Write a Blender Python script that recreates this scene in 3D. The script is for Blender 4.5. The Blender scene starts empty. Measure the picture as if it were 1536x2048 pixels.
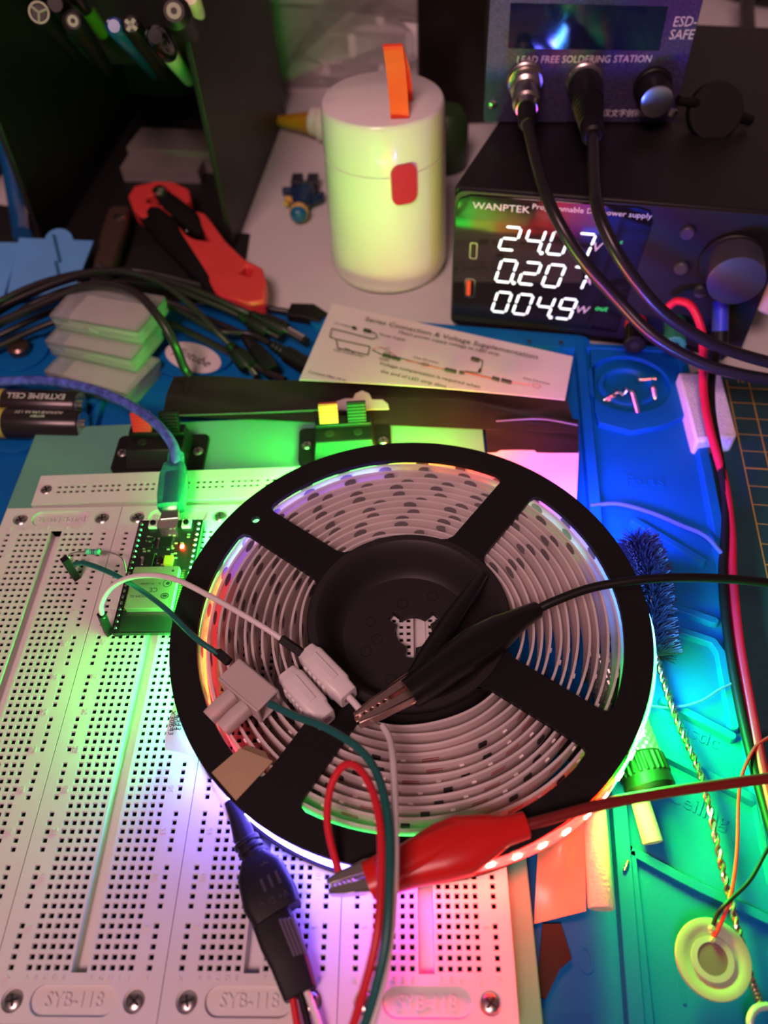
import bpy, bmesh, math, random
from mathutils import Vector as V, Matrix
from mathutils.geometry import tessellate_polygon
random.seed(7)
S = 0.001            # everything below is written in millimetres; z = 0 is the desk top
PI = math.pi
rad = math.radians
scn = bpy.context.scene
COL = scn.collection

# ------------------------------------------------------------------ camera, world, lights, exposure
F = 1568.6
RX = V((0.9991207, 0.0095842, -0.0408157))
RY = V((-0.0177426, -0.7853953, -0.6187403))
RZ = V((-0.0379866, 0.6189204, -0.7845346))
CAM = V((111.63, -33.86, 258.2))
cd = bpy.data.cameras.new('camera'); co = bpy.data.objects.new('camera', cd); COL.objects.link(co)
cd.sensor_fit = 'VERTICAL'; cd.sensor_height = 24; cd.sensor_width = 18
cd.lens = F / 2048 * 24
cd.clip_start = 0.005; cd.clip_end = 20
m = Matrix((RX, -RY, -RZ)).transposed().to_4x4(); m.translation = CAM * S
co.matrix_world = m
cd.dof.use_dof = True; cd.dof.focus_distance = 0.262; cd.dof.aperture_fstop = 5.6
scn.camera = co
wd = bpy.data.worlds.new('room'); scn.world = wd; wd.use_nodes = True
wd.node_tree.nodes['Background'].inputs[0].default_value = (1.0, 0.56, 0.58, 1)
wd.node_tree.nodes['Background'].inputs[1].default_value = 0.07
def area(name, loc, target, size, power, col):
    l = bpy.data.lights.new(name, 'AREA'); l.shape = 'DISK'; l.size = size; l.energy = power; l.color = col
    o = bpy.data.objects.new(name, l); COL.objects.link(o); o.location = loc
    o.rotation_euler = (V(target) - V(loc)).to_track_quat('-Z', 'Y').to_euler()
    return o
area('ceiling_lamp', (-0.14, -0.62, 1.22), (0.1, 0.2, 0), 0.45, 13.5, (1.0, 0.55, 0.56))
vs = scn.view_settings
scn.display_settings.display_device = 'sRGB'
vs.view_transform = 'Standard'; vs.look = 'None'; vs.gamma = 1; vs.use_curve_mapping = False
vs.exposure = 0.0
scn.cycles.max_bounces = 12; scn.cycles.diffuse_bounces = 8; scn.cycles.sample_clamp_indirect = 6

# ------------------------------------------------------------------ helpers
def ray(u, v): return RX * ((u - 768) / F) + RY * ((v - 1024) / F) + RZ
def P(u, v, z):                      # point at height z seen at (u, v)
    d = ray(u, v); t = (z - CAM.z) / d.z
    q = CAM + d * t; q.z = z; return q
def PV(u, v, O, a):                  # (along, height) on the upright plane through O turned by a
    n = V((math.sin(a), -math.cos(a), 0)); d = ray(u, v)
    q = CAM + d * (n.dot(O - CAM) / n.dot(d))
    return (q - O).dot(V((math.cos(a), math.sin(a), 0))), q.z
def FR(o, x, y):
    x = V(x).normalized(); z = x.cross(V(y)).normalized(); y = z.cross(x)
    m = Matrix((x, y, z)).transposed().to_4x4(); m.translation = V(o); return m
MT = {}
def mat(name, c, rough=.5, metal=0, emit=None, es=1.0, trans=0, ior=1.45, noise=.06, nscale=60, bump=0, bscale=400, coat=0, alpha=1, sss=0, spec=.5):
    if name in MT: return MT[name]
    mt = bpy.data.materials.new(name); mt.use_nodes = True; nt = mt.node_tree; b = nt.nodes['Principled BSDF']
    I = b.inputs
    I['Roughness'].default_value = rough; I['Metallic'].default_value = metal; I['IOR'].default_value = ior
    I['Transmission Weight'].default_value = trans; I['Coat Weight'].default_value = coat; I['Alpha'].default_value = alpha
    I['Specular IOR Level'].default_value = spec
    tc = nt.nodes.new('ShaderNodeTexCoord')
    if sss: I['Subsurface Weight'].default_value = sss; I['Subsurface Scale'].default_value = .002; I['Subsurface Radius'].default_value = (1, .8, .7)
    nz = nt.nodes.new('ShaderNodeTexNoise'); nz.inputs['Scale'].default_value = nscale; nz.inputs['Detail'].default_value = 3
    nt.links.new(tc.outputs['Object'], nz.inputs['Vector'])
    cr = nt.nodes.new('ShaderNodeValToRGB'); e = cr.color_ramp.elements
    e[0].position = .3; e[1].position = .7
    e[0].color = [max(0, x * (1 - noise)) for x in c] + [1]; e[1].color = [min(1, x * (1 + noise)) for x in c] + [1]
    nt.links.new(nz.outputs['Fac'], cr.inputs[0]); nt.links.new(cr.outputs[0], I['Base Color'])
    if emit: I['Emission Color'].default_value = (*emit, 1); I['Emission Strength'].default_value = es
    if bump:
        n2 = nt.nodes.new('ShaderNodeTexNoise'); n2.inputs['Scale'].default_value = bscale; n2.inputs['Detail'].default_value = 4
        nt.links.new(tc.outputs['Object'], n2.inputs['Vector'])
        bp = nt.nodes.new('ShaderNodeBump'); bp.inputs['Strength'].default_value = bump; bp.inputs['Distance'].default_value = .0004
        nt.links.new(n2.outputs['Fac'], bp.inputs['Height']); nt.links.new(bp.outputs[0], I['Normal'])
    MT[name] = mt; return mt

def spline(pts, n=8):
    pts = [V(p) for p in pts]
    if len(pts) < 3: return pts
    q = [pts[0] * 2 - pts[1]] + pts + [pts[-1] * 2 - pts[-2]]
    out = []
    for i in range(1, len(q) - 2):
        a, b, c, d = q[i - 1:i + 3]
        for k in range(n):
            t = k / n
            out.append(.5 * ((2 * b) + (c - a) * t + (2 * a - 5 * b + 4 * c - d) * t * t + (3 * b - a - 3 * c + d) * t ** 3))
    out.append(pts[-1]); return out
def rrect(x0, y0, x1, y1, r, n=5):
    out = []
    for cx, cy, a in ((x1 - r, y1 - r, 0), (x0 + r, y1 - r, 90), (x0 + r, y0 + r, 180), (x1 - r, y0 + r, 270)):
        for k in range(n + 1):
            t = rad(a + 90 * k / n); out.append((cx + r * math.cos(t), cy + r * math.sin(t)))
    return out
def circ(cx, cy, r, n=24, ry=None):
    return [(cx + r * math.cos(2 * PI * k / n), cy + (ry or r) * math.sin(2 * PI * k / n)) for k in range(n)]
TXT = {}
def textmesh(body, size, ext, align='CENTER', shear=0):
    k = (body, size, ext, align, shear)
    if k not in TXT:
        cu = bpy.data.curves.new('t', 'FONT'); cu.body = body; cu.size = size; cu.extrude = ext; cu.align_x = align; cu.align_y = 'CENTER'
        cu.resolution_u = 2; cu.shear = shear
        o = bpy.data.objects.new('t', cu); COL.objects.link(o); dg = bpy.context.evaluated_depsgraph_get(); dg.update()
        me = bpy.data.meshes.new_from_object(o.evaluated_get(dg))
        TXT[k] = ([v.co.copy() for v in me.vertices], [list(p.vertices) for p in me.polygons])
        bpy.data.objects.remove(o); bpy.data.curves.remove(cu); bpy.data.meshes.remove(me)
    return TXT[k]
class MB:
    def __init__(s, M=None): s.v = []; s.f = []; s.m = []; s.M = M or Matrix(); s.mi = 0
    def add(s, vs, fs, mi=None):
        b = len(s.v); s.v += [s.M @ V(p) for p in vs]
        for f in fs: s.f.append([b + i for i in f]); s.m.append(s.mi if mi is None else mi)
        return s
    def box(s, x0, y0, z0, x1, y1, z1):
        return s.add([(x0, y0, z0), (x1, y0, z0), (x1, y1, z0), (x0, y1, z0), (x0, y0, z1), (x1, y0, z1), (x1, y1, z1), (x0, y1, z1)],
                     [(3, 2, 1, 0), (4, 5, 6, 7), (0, 1, 5, 4), (1, 2, 6, 5), (2, 3, 7, 6), (3, 0, 4, 7)])
    def prism(s, loop, z0, z1, holes=()):
        loops = [list(loop)] + [list(h) for h in holes]; flat = [p for l in loops for p in l]; n = len(flat)
        tris = tessellate_polygon([[V((p[0], p[1], 0)) for p in l] for l in loops])
        vs = [(p[0], p[1], z0) for p in flat] + [(p[0], p[1], z1) for p in flat]
        fs = [tuple(t) for t in tris] + [tuple(i + n for i in t) for t in tris]
        b = 0
        for l in loops:
            k = len(l)
            for i in range(k): j = (i + 1) % k; fs.append((b + i, b + j, n + b + j, n + b + i))
            b += k
        return s.add(vs, fs)
    def rbox(s, x0, y0, z0, x1, y1, z1, r, n=4): return s.prism(rrect(x0, y0, x1, y1, r, n), z0, z1)
    def loft(s, rings, cap=True, closed=False):
        n = len(rings[0]); vs = [p for r in rings for p in r]; fs = []
        for i in range(len(rings) - (0 if closed else 1)):
            a = i * n; b = ((i + 1) % len(rings)) * n
            for k in range(n): l = (k + 1) % n; fs.append((a + k, a + l, b + l, b + k))
        if cap and not closed: fs += [tuple(range(n - 1, -1, -1)), tuple(range(len(vs) - n, len(vs)))]
        return s.add(vs, fs)
    def lathe(s, prof, n=32, cap=True): # profile (r, z)
        return s.loft([[(r * math.cos(2 * PI * k / n), r * math.sin(2 * PI * k / n), z) for k in range(n)] for r, z in prof], cap)
    def cyl(s, a, b, r0, r1=None, n=16):
        a = V(a); b = V(b); r1 = r0 if r1 is None else r1; d = (b - a).normalized()
        x = d.orthogonal().normalized(); y = d.cross(x)
        return s.loft([[p + (x * math.cos(2 * PI * k / n) + y * math.sin(2 * PI * k / n)) * r for k in range(n)] for p, r in ((a, r0), (b, r1))])
    def turned(s, a, b, prof, n=20):  # profile (t along a-b in mm, r)
        a = V(a); d = (V(b) - a).normalized(); x = d.orthogonal().normalized(); y = d.cross(x)
        return s.loft([[a + d * t + (x * math.cos(2 * PI * k / n) + y * math.sin(2 * PI * k / n)) * r for k in range(n)] for t, r in prof])
    def tube(s, pts, r, n=10, sub=8, flat=None):
        pts = spline(pts, sub); rings = []; up = None
        for i, p in enumerate(pts):
            d = (pts[min(i + 1, len(pts) - 1)] - pts[max(i - 1, 0)]).normalized()
            if up is None: up = d.orthogonal().normalized() if flat is None else V(flat)
            up = (up - d * up.dot(d)).normalized(); x = d.cross(up)
            rr = r(i / (len(pts) - 1)) if callable(r) else r
            rings.append([p + (x * math.cos(2 * PI * k / n) + up * math.sin(2 * PI * k / n)) * rr for k in range(n)])
        return s.loft(rings)
    def secs(s, secs, n=20, pw=2.0, up=(0, 0, 1)):   # (centre, half width, half height): superellipse sections along a path
        rings = []
        cs = [V(c[0]) for c in secs]
        for i, (c, w, h) in enumerate(secs):
            d = (cs[min(i + 1, len(cs) - 1)] - cs[max(i - 1, 0)]).normalized(); x = d.cross(V(up)).normalized(); y = x.cross(d)
            ring = []
            for k in range(n):
                t = 2 * PI * k / n; ct, st = math.cos(t), math.sin(t)
                ring.append(cs[i] + x * (w * math.copysign(abs(ct) ** (2 / pw), ct)) + y * (h * math.copysign(abs(st) ** (2 / pw), st)))
            rings.append(ring)
        return s.loft(rings)
    def sphere(s, c, r, n=16, rz=None, half=False):
        c = V(c); rings = []; m_ = n // 2
        for i in range(1, m_):
            t = -PI / 2 + PI * i / m_
            if half and t < 0: continue
            rings.append([c + V((r * math.cos(t) * math.cos(2 * PI * k / n), r * math.cos(t) * math.sin(2 * PI * k / n), (rz or r) * math.sin(t))) for k in range(n)])
        return s.loft(rings)
    def sheet(s, rows, th=.25):       # rows of points -> thin sheet with thickness
        a = [[V(p) for p in r] for r in rows]; nr = len(a); nc = len(a[0]); off = V((0, 0, -th))
        vs = [p for r in a for p in r] + [p + off for r in a for p in r]; N = nr * nc; fs = []
        for i in range(nr - 1):
            for j in range(nc - 1):
                q = (i * nc + j, i * nc + j + 1, (i + 1) * nc + j + 1, (i + 1) * nc + j)
                fs += [q, tuple(x + N for x in reversed(q))]
        ed = [j for j in range(nc)] + [i * nc + nc - 1 for i in range(1, nr)] + [(nr - 1) * nc + j for j in range(nc - 2, -1, -1)] + [i * nc for i in range(nr - 2, 0, -1)]
        for i in range(len(ed)): j = (i + 1) % len(ed); fs.append((ed[j], ed[i], ed[i] + N, ed[j] + N))
        return s.add(vs, fs)
    def text(s, body, size, M, ext=.05, align='CENTER', sx=1, shear=0):
        vs, fs = textmesh(body, size, ext, align, shear); return s.add([M @ V((v.x * sx, v.y, v.z)) for v in vs], fs)
    def build(s, name, mats, parent=None, world=False, bevel=0, smooth=38, recalc=True):
        if not isinstance(mats, (list, tuple)): mats = [mats]
        vs = s.v; loc = V()
        if parent is not None:
            if world: inv = TM[parent.name].inverted(); vs = [inv @ p for p in vs]
        else:
            lo = [min(p[i] for p in vs) for i in range(3)]; hi = [max(p[i] for p in vs) for i in range(3)]
            loc = V(((lo[0] + hi[0]) / 2, (lo[1] + hi[1]) / 2, lo[2])); vs = [p - loc for p in vs]
        me = bpy.data.meshes.new(name); me.from_pydata([p * S for p in vs], [], s.f)
        for mt in mats: me.materials.append(mt)
        me.polygons.foreach_set('material_index', s.m)
        if recalc:
            bm = bmesh.new(); bm.from_mesh(me); bmesh.ops.recalc_face_normals(bm, faces=bm.faces); bm.to_mesh(me); bm.free()
        if smooth:
            me.polygons.foreach_set('use_smooth', [True] * len(me.polygons)); me.set_sharp_from_angle(angle=rad(smooth))
        me.update()
        o = bpy.data.objects.new(name, me); COL.objects.link(o)
        if parent is not None: o.parent = parent
        else: o.location = loc * S; TM[o.name] = Matrix.Translation(loc)
        if bevel:
            md = o.modifiers.new('bevel', 'BEVEL'); md.width = bevel * S; md.segments = 2; md.limit_method = 'ANGLE'; md.angle_limit = rad(40)
            md.harden_normals = False
        return o
TM = {}
def thing(name, label, cat, loc, rotz=0, group=None):
    o = bpy.data.objects.new(name, None); COL.objects.link(o); o.empty_display_size = .01
    o.location = V(loc) * S; o.rotation_euler = (0, 0, rotz)
    TM[o.name] = Matrix.Translation(V(loc)) @ Matrix.Rotation(rotz, 4, 'Z')
    return tag(o, label, cat, group)
def tag(o, label, cat=None, group=None, kind=None):
    if label: o['label'] = label
    if cat: o['category'] = cat
    if group: o['group'] = group
    if kind: o['kind'] = kind
    return o
def dup(root, loc, rotz, label=None):
    r = root.copy(); COL.objects.link(r); r.location = V(loc) * S; r.rotation_euler = (0, 0, rotz)
    TM[r.name] = Matrix.Translation(V(loc)) @ Matrix.Rotation(rotz, 4, 'Z')
    if label: r['label'] = label
    for ch in list(root.children):
        c = ch.copy(); COL.objects.link(c); c.parent = r
        for g in ch.children:
            d = g.copy(); COL.objects.link(d); d.parent = c
    return r
def sub(o, parent):                    # make a mesh built in the root's space a sub-part
    o.parent = parent; return o

# ------------------------------------------------------------------ shared materials
WHITE = mat('white_laminate', (.62, .60, .60), .45, noise=.03, nscale=8)
BLK = mat('black_plastic', (.008, .007, .008), .45, bump=.08, bscale=1500, spec=.3)
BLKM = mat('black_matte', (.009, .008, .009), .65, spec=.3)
BLKG = mat('black_gloss', (.006, .006, .008), .12)
RUB = mat('black_rubber', (.007, .006, .007), .5, spec=.3)
ABS = mat('breadboard_abs', (.68, .65, .64), .42, noise=.03)
HOLE = mat('contact_hole_shade', (.012, .011, .011), .6)  # dark contacts plus the shade deep in holes and slots, painted near black
STEEL = mat('steel', (.62, .60, .57), .28, 1)
NICK = mat('nickel', (.75, .72, .68), .2, 1)
BRASSY = mat('copper_plate', (.85, .62, .55), .3, 1)
BLUES = mat('blue_silicone', (.002, .125, .40), .6, noise=.10, nscale=30, bump=.05, spec=.18)
REDP = mat('red_plastic', (.55, .03, .03), .4)
WPL = mat('white_plastic', (.72, .68, .68), .35, sss=.1)
NYL = mat('nylon', (.72, .64, .62), .3, trans=.35, sss=.2)
PAPER = mat('paper', (.75, .68, .68), .7, noise=.02)
INK = mat('ink', (.02, .02, .025), .8)
CLEAR = mat('clear_plastic', (.93, .96, .94), .06, trans=1, ior=1.3, noise=0)

# ------------------------------------------------------------------ desk, wall
d = MB().box(-700, -500, -28, 900, 798, 0).build('desk', WHITE, bevel=1.5)
tag(d, 'white laminate desk top under all the clutter', 'desk')
w = MB().box(-900, 800, -28, 1100, 812, 900).build('wall_back', mat('wall_paint', (.55, .52, .51), .8)); tag(w, None, None, None, 'structure')
w['label'] = 'pale painted wall behind the desk'

# ------------------------------------------------------------------ blue silicone mat
def quadloop(*pts): return [(p[0], p[1]) for p in pts]
mt_ = thing('silicone_mat', 'large blue silicone work mat with molded trays lying under the breadboards', 'mat', (80, 140, 0))
b = MB()
b.prism([(-190, -60), (207, -60), (216.5, 42), (223, 84), (232, 135), (243.5, 264), (197, 271), (60, 301), (20, 308), (-60, 322), (-190, 334)], 0, 2.6)
def ppath(pts, z, w, z0=2, top=.65):
    pts = [P(u, v, z) for u, v in pts]; rr = []
    if len(pts) > 2: pts = [q for i in range(len(pts) - 1) for q in (pts[i].lerp(pts[i + 1], .0 if i == 0 else .12), pts[i].lerp(pts[i + 1], .88 if i < len(pts) - 2 else 1))]
    for i, c in enumerate(pts):
        d1 = (pts[i] - pts[i - 1]) if i else (pts[1] - pts[0]); d2 = (pts[i + 1] - pts[i]) if i < len(pts) - 1 else d1
        d = (d1.normalized() + d2.normalized()); d.z = 0; d.normalize(); n = V((-d.y, d.x, 0)) * (w / 2); g = V((c.x, c.y, 0))
        rr.append([g + n + V((0, 0, z0)), g + n * top + V((0, 0, z)), g - n * top + V((0, 0, z)), g - n + V((0, 0, z0))])
    b.loft(rr)
    for q in (pts[0], pts[-1]): b.loft([[(q.x + r * math.cos(2 * PI * k / 16), q.y + r * math.sin(2 * PI * k / 16), zz) for k in range(16)] for r, zz in ((w / 2, z0), (w / 2 * top, z - .02))])
ppath([(1160, 682), (1190, 1000), (1222, 1400), (1246, 1690), (1275, 2060)], 6.5, 5.5, top=.8)      # long wall
ppath([(1165, 690), (1372, 700)], 6, 5)
ppath([(1362, 700), (1412, 920), (1452, 1130), (1492, 1400), (1520, 1560), (1560, 1760)], 6, 6)      # outer rim
ppath([(640, 640), (1160, 684)], 6, 11, top=.9)                                                        # back rim
ppath([(200, 800), (170, 900)], 6, 4); ppath([(-60, 740), (120, 800), (200, 800)], 6, 4)
ppath([(-60, 890), (40, 900), (110, 850)], 5.5, 5)
for pts in ([(1270, 1040), (1330, 1075), (1405, 1120)], [(1300, 1195), (1430, 1240)], [(1330, 1400), (1465, 1470)], [(1335, 1250), (1440, 1285), (1470, 1450)],
            [(1300, 1490), (1400, 1540), (1515, 1600)], [(1262, 1700), (1380, 1765), (1560, 1850)], [(1262, 1700), (1300, 2060)]):
    ppath(pts, 5.2, 4.2)
# dish platform with a round bowl
c0 = P(1258, 768, 5)
b.prism(quadloop(P(1180, 696, 5.5), P(1362, 706, 5.5), P(1385, 822, 5.5), P(1330, 850, 5.5), P(1262, 862, 5.5), P(1198, 845, 5.5), P(1190, 820, 5.5)), 2, 5.5, [circ(c0.x - .6, c0.y, 19.0, 40)])
b.M = Matrix.Translation((c0.x - .6, c0.y, 0))
b.loft([[(r * math.cos(2 * PI * k / 40), r * math.sin(2 * PI * k / 40), z) for k in range(40)] for r, z in ((14, 2.7), (13, 4.6), (11, 4.6), (10, 2.7))], cap=False)
b.M = Matrix()
# round sticker pad and knob pad
sc = P(385, 712, 6)
b.prism(circ(sc.x, sc.y, 20, 32, 13.5), 2, 5)
kc = P(40, 700, 5); b.lathe([(0.1, 0)], 3) if 0 else None
b.prism(circ(kc.x, kc.y, 14, 28), 2, 4)
b.build('mat_sheet', BLUES, mt_, world=True, bevel=.5)
e = MB(); EMB = BLUES
def lay(u, v, z, ang): return Matrix.Translation(P(u, v, z)) @ Matrix.Rotation(rad(ang), 4, 'Z')
for body, size, M in (('Parts', 8, lay(1290, 962, 2.7, -4)), ('Plastic', 7, lay(1385, 1465, 2.7, -28)), ('Ceiling', 7, lay(1395, 1615, 2.7, -30)), ('I', 9, lay(1365, 1985, 2.7, 0)), ('0', 11, lay(1172, 1922, 2.7, 0))):
    MB().text(body, size, M, .18).build('embossed_word', EMB, mt_, world=True)
for k in range(16): q = P(1105 + k * 5.3, 2040, 2.7); e.box(q.x - .1, q.y - 1.6, 2.5, q.x + .1, q.y + 1.6, 2.85)
e.build('ruler_ticks', EMB, mt_, world=True)
for u, v in ((1058, 681), (1122, 684)): q = P(u, v, 11); MB().prism(circ(q.x, q.y, 1.1, 12), 10.8, 11.05).build('rim_hole', HOLE, mt_, world=True)
st = MB(); st.prism(circ(sc.x, sc.y, 16, 40, 10), 4.9, 5.3)
ang = math.atan2((P(437, 735, 5) - P(335, 690, 5)).y, (P(437, 735, 5) - P(335, 690, 5)).x)
st = MB(Matrix.Translation((sc.x, sc.y, 0)) @ Matrix.Rotation(ang, 4, 'Z')); st.prism(circ(0, 0, 16.5, 40, 9.2), 4.9, 5.35)
so = st.build('sticker', PAPER, mt_, world=True); so['label'] = 'white oval sticker'
st = MB(Matrix.Translation((sc.x, sc.y, 0)) @ Matrix.Rotation(ang, 4, 'Z')); st.text('Jlotube', 7.5, Matrix.Translation((0.5, 0, 5.4)), .08, shear=.25)
sub(st.build('lettering', INK, mt_, world=True), mt_)
k_ = MB(Matrix.Translation((kc.x, kc.y, 0))); k_.lathe([(5.2, 3.9), (5.6, 4.5), (5.6, 7.5), (4.6, 8.6), (1, 8.9)], 24)
tag(k_.build('magnet', mat('brown_metal', (.22, .14, .12), .3, .9)), 'round brown metal magnet button on the blue mat at the left edge', 'magnet')

# ------------------------------------------------------------------ cutting mat
q0 = P(1478, 786, 2); q1 = P(1508, 1300, 2)
cm = thing('cutting_mat', 'dark green cutting mat with yellow grid lines at the right edge', 'cutting mat', (300, 130, 0), rad(-6.6))
cmM = TM[cm.name]; inv = cmM.inverted()
MB().rbox(-69, -190, .1, 160, 113, 1.8, 4).build('sheet', mat('mat_green', (.010, .052, .062), .55, noise=.12), cm)
GOLD = mat('grid_ink', (.48, .27, .05), .7)
g = MB(); a0 = inv @ P(1458, 850, 2)
ox = a0.x + 3
for i in range(12): g.box(ox + i * 10 - .25, -185, 1.8, ox + i * 10 + .25, 108, 1.84)
for j in range(30): g.box(ox, 103 - j * 10 - (.35 if j % 5 == 0 else .18), 1.8, ox + 150, 103 - j * 10 + (.35 if j % 5 == 0 else .18), 1.85)
g.build('grid', GOLD, cm)
g = MB()
for i, t in enumerate(('41', '40', '39', '38')): g.text(t, 4.6, Matrix.Translation((ox + 6.5 + i * 10, 108.5, 1.83)) @ Matrix.Rotation(PI, 4, 'Z'), .02)
g.build('lettering', GOLD, cm)

# ------------------------------------------------------------------ base plate
bp = thing('base_plate', 'pale metal base plate carrying the breadboards and terminals', 'plate', (43, 95, 2.6))
MB().prism([(-57, -24), (143.5, -24), (142.5, 216), (140, 219.5), (-54, 214), (-57.5, 211)], 8.6, 10).build('plate', mat('plate_paint', (.14, .42, .29), .42, .1, noise=.03), bp, world=True, bevel=.4)
for x, y in ((-48, -15), (134, -15), (-48, 205), (132, 208)):
    MB().cyl((x, y, 2.6), (x, y, 8.6), 5, 4, 20).build('rubber_foot', RUB, bp, world=True)

# ------------------------------------------------------------------ breadboards
PT = 2.54; TOP = 8.5
def cell(b, cx, cy, t=TOP):
    h = 1.27; a, c, dz = .80, .56, .6
    lv = [(h, t), (a, t), (c, t - dz), (c, t - 1.2), (c, t - 4)]
    vs = []
    for r, z in lv: vs += [(cx - r, cy - r, z), (cx + r, cy - r, z), (cx + r, cy + r, z), (cx - r, cy + r, z)]
    fs = []
    for i in range(len(lv) - 1):
        for k in range(4): l = (k + 1) % 4; fs.append((i * 4 + k, i * 4 + l, i * 4 + 4 + l, i * 4 + 4 + k))
    b.add(vs, fs[:8], 0); b.add(vs, fs[8:] + [(16, 17, 18, 19)], 1)
def flat(b, x0, y0, x1, y1, z=TOP): b.add([(x0, y0, z), (x1, y0, z), (x1, y1, z), (x0, y1, z)], [(0, 1, 2, 3)], 0)
def screw(parent, x, y, z, r=2.6, name='screw', m_=STEEL, world=False, rot=.4):
    b = MB(Matrix.Translation((x, y, z)) @ Matrix.Rotation(rot, 4, 'Z'))
    b.lathe([(r, -1.2), (r, -.25), (r * .8, .25), (r * .25, .42)], 24)
    o = b.build(name, m_, parent, world=world)
    b = MB(Matrix.Translation((x, y, z)) @ Matrix.Rotation(rot, 4, 'Z'))
    b.box(-r * .62, -r * .13, .2, r * .62, r * .13, .5); b.box(-r * .13, -r * .62, .2, r * .13, r * .62, .5)
    sub(b.build('slot', HOLE, parent, world=world), o)
    o2 = o.children[0]
    return o
def breadboard(loc, label):
    t = thing('breadboard', label, 'breadboard', loc, 0, 'white breadboards on the base plate')
    b = MB(); XL, XR = -4.3, 42.4; y0, y1 = -1.27, 58 * PT + 1.27
    for r in range(59):
        y = r * PT; ya, yb = y - 1.27, y + 1.27
        rail = (r + 1) % 6 != 0
        for cx, on in ((0, rail), (15 * PT, rail)):
            if on: cell(b, cx, y)
            else: flat(b, cx - 1.27, ya, cx + 1.27, yb)
        for c in (2, 3, 4, 5, 6, 9, 10, 11, 12, 13): cell(b, c * PT, y)
    gx0, gx1 = 16.9, 21.2
    for xa, xb in ((XL, -1.27), (1.27, 1.5 * PT), (6.5 * PT, gx0), (gx1, 8.5 * PT), (13.5 * PT, 14.5 * PT), (15.5 * PT, XR)): flat(b, xa, y0, xb, y1)
    b.add([(gx0, y0, TOP), (gx0, y1, TOP), (gx0 + .25, y0, TOP - 3.6), (gx0 + .25, y1, TOP - 3.6), (gx1 - .25, y0, TOP - 3.6), (gx1 - .25, y1, TOP - 3.6), (gx1, y0, TOP), (gx1, y1, TOP)],
          [(0, 1, 3, 2), (2, 3, 5, 4), (4, 5, 7, 6), (0, 2, 4, 6), (1, 7, 5, 3)], 0)
    b.add([(XL, y0, 0), (XL, y1, 0), (XL, y1, TOP), (XL, y0, TOP)], [(0, 1, 2, 3)], 0); b.add([(XR, y0, 0), (XR, y1, 0), (XR, y1, TOP), (XR, y0, TOP)], [(0, 1, 2, 3)], 0)
    for ya, yb, py in ((-13, y0, -7.7), (y1, 160.4, 155.0)):
        b.mi = 0
        pill = rrect(7.4, py - 3.7, 30.7, py + 3.7, 3.65, 8)
        b.prism([(XL, ya), (XR, ya), (XR, yb), (XL, yb)], 0, TOP, [pill, circ(2.7, py, 3.0, 20), circ(35.5, py, 3.0, 20)])
        b.prism(pill, 0, TOP - 1.1)
        for sx in (2.7, 35.5): b.prism(circ(sx, py, 3.0, 20), 0, TOP - .9)
    b.build('body', [ABS, HOLE], t, smooth=0, recalc=False)
    e = MB()
    R90 = Matrix.Rotation(PI / 2, 4, 'Z')
    for n in range(5, 60, 5):
        for x in (2.52, 35.6): e.text(str(n), 2.3, Matrix.Translation((x, (n - 1) * PT, TOP)) @ R90, .24)
    for c, ch in ((0, 'X'), (2, 'A'), (3, 'B'), (4, 'C'), (5, 'D'), (6, 'E'), (9, 'F'), (10, 'G'), (11, 'H'), (12, 'I'), (13, 'J'), (15, 'Y')):
        for y in (-2.45, 149.9): e.text(ch, 1.9, Matrix.Translation((c * PT, y, TOP)), .24)
    e.text('SYB-118', 5.0, Matrix.Translation((19.05, -7.7, TOP - 1.0)), .35, sx=.92)
    e.text('Bread Board', 4.3, Matrix.Translation((19.05, 155.0, TOP - 1.0)), .35, sx=.86)
    e.build('raised_lettering', ABS, t, smooth=0)
    for x, y, ro in ((2.7, -7.7, .3), (35.5, -7.7, .9), (2.7, 155, .6), (35.5, 155, .25)): screw(t, x, y, TOP - .35, rot=ro)
    return t
LB = ['white breadboard furthest left, cut off by the left edge, holding one green jumper pin',
      'white breadboard second from left, carrying the black microcontroller board',
      'white breadboard under the middle of the reel, with the black strip connector lying on it',
      'white breadboard furthest right, lit red below the red alligator clip']
bb = breadboard((0, 0, 10), LB[1])
for i, k in ((0, -1), (2, 1), (3, 2)): dup(bb, (46.92 * k, 0, 10), 0, LB[i])
# power strip
ps = thing('power_strip_board', 'long thin white two row power strip along the top of the breadboards', 'breadboard', (-42, 162, 10), rad(1.2))
b = MB(); L, W = 184, 15.5; ry = 6.6; x = 9.5; xs = []
while x < L - 16:
    xs.append(x)
    for c in range(5):
        for r in range(2): cell(b, x + c * PT, ry + r * PT)
    x += 14.2
e = MB()
ya, yb = ry - 1.27, ry + PT + 1.27
flat(b, 0, 0, L, ya); flat(b, 0, yb, L, W)
prev = 0
for x in xs: flat(b, prev, ya, x - 1.27, yb); prev = x + 4 * PT + 1.27
flat(b, prev, ya, L, yb)
b.mi = 0
for q in ([(0, 0), (L, 0)], [(0, W), (L, W)], [(0, 0), (0, W)], [(L, 0), (L, W)]):
    b.add([(*q[0], 0), (*q[1], 0), (*q[1], TOP), (*q[0], TOP)], [(0, 1, 2, 3)], 0)
b.build('body', [ABS, HOLE], ps, smooth=0, recalc=False)
e.text('W', 4.2, Matrix.Translation((xs[5] - 3.0, ry + 1.3, TOP)), .15); e.build('raised_lettering', ABS, ps, smooth=0)
screw(ps, 4.2, 8, TOP, rot=.5); screw(ps, L - 5, 8, TOP, rot=.2)

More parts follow.
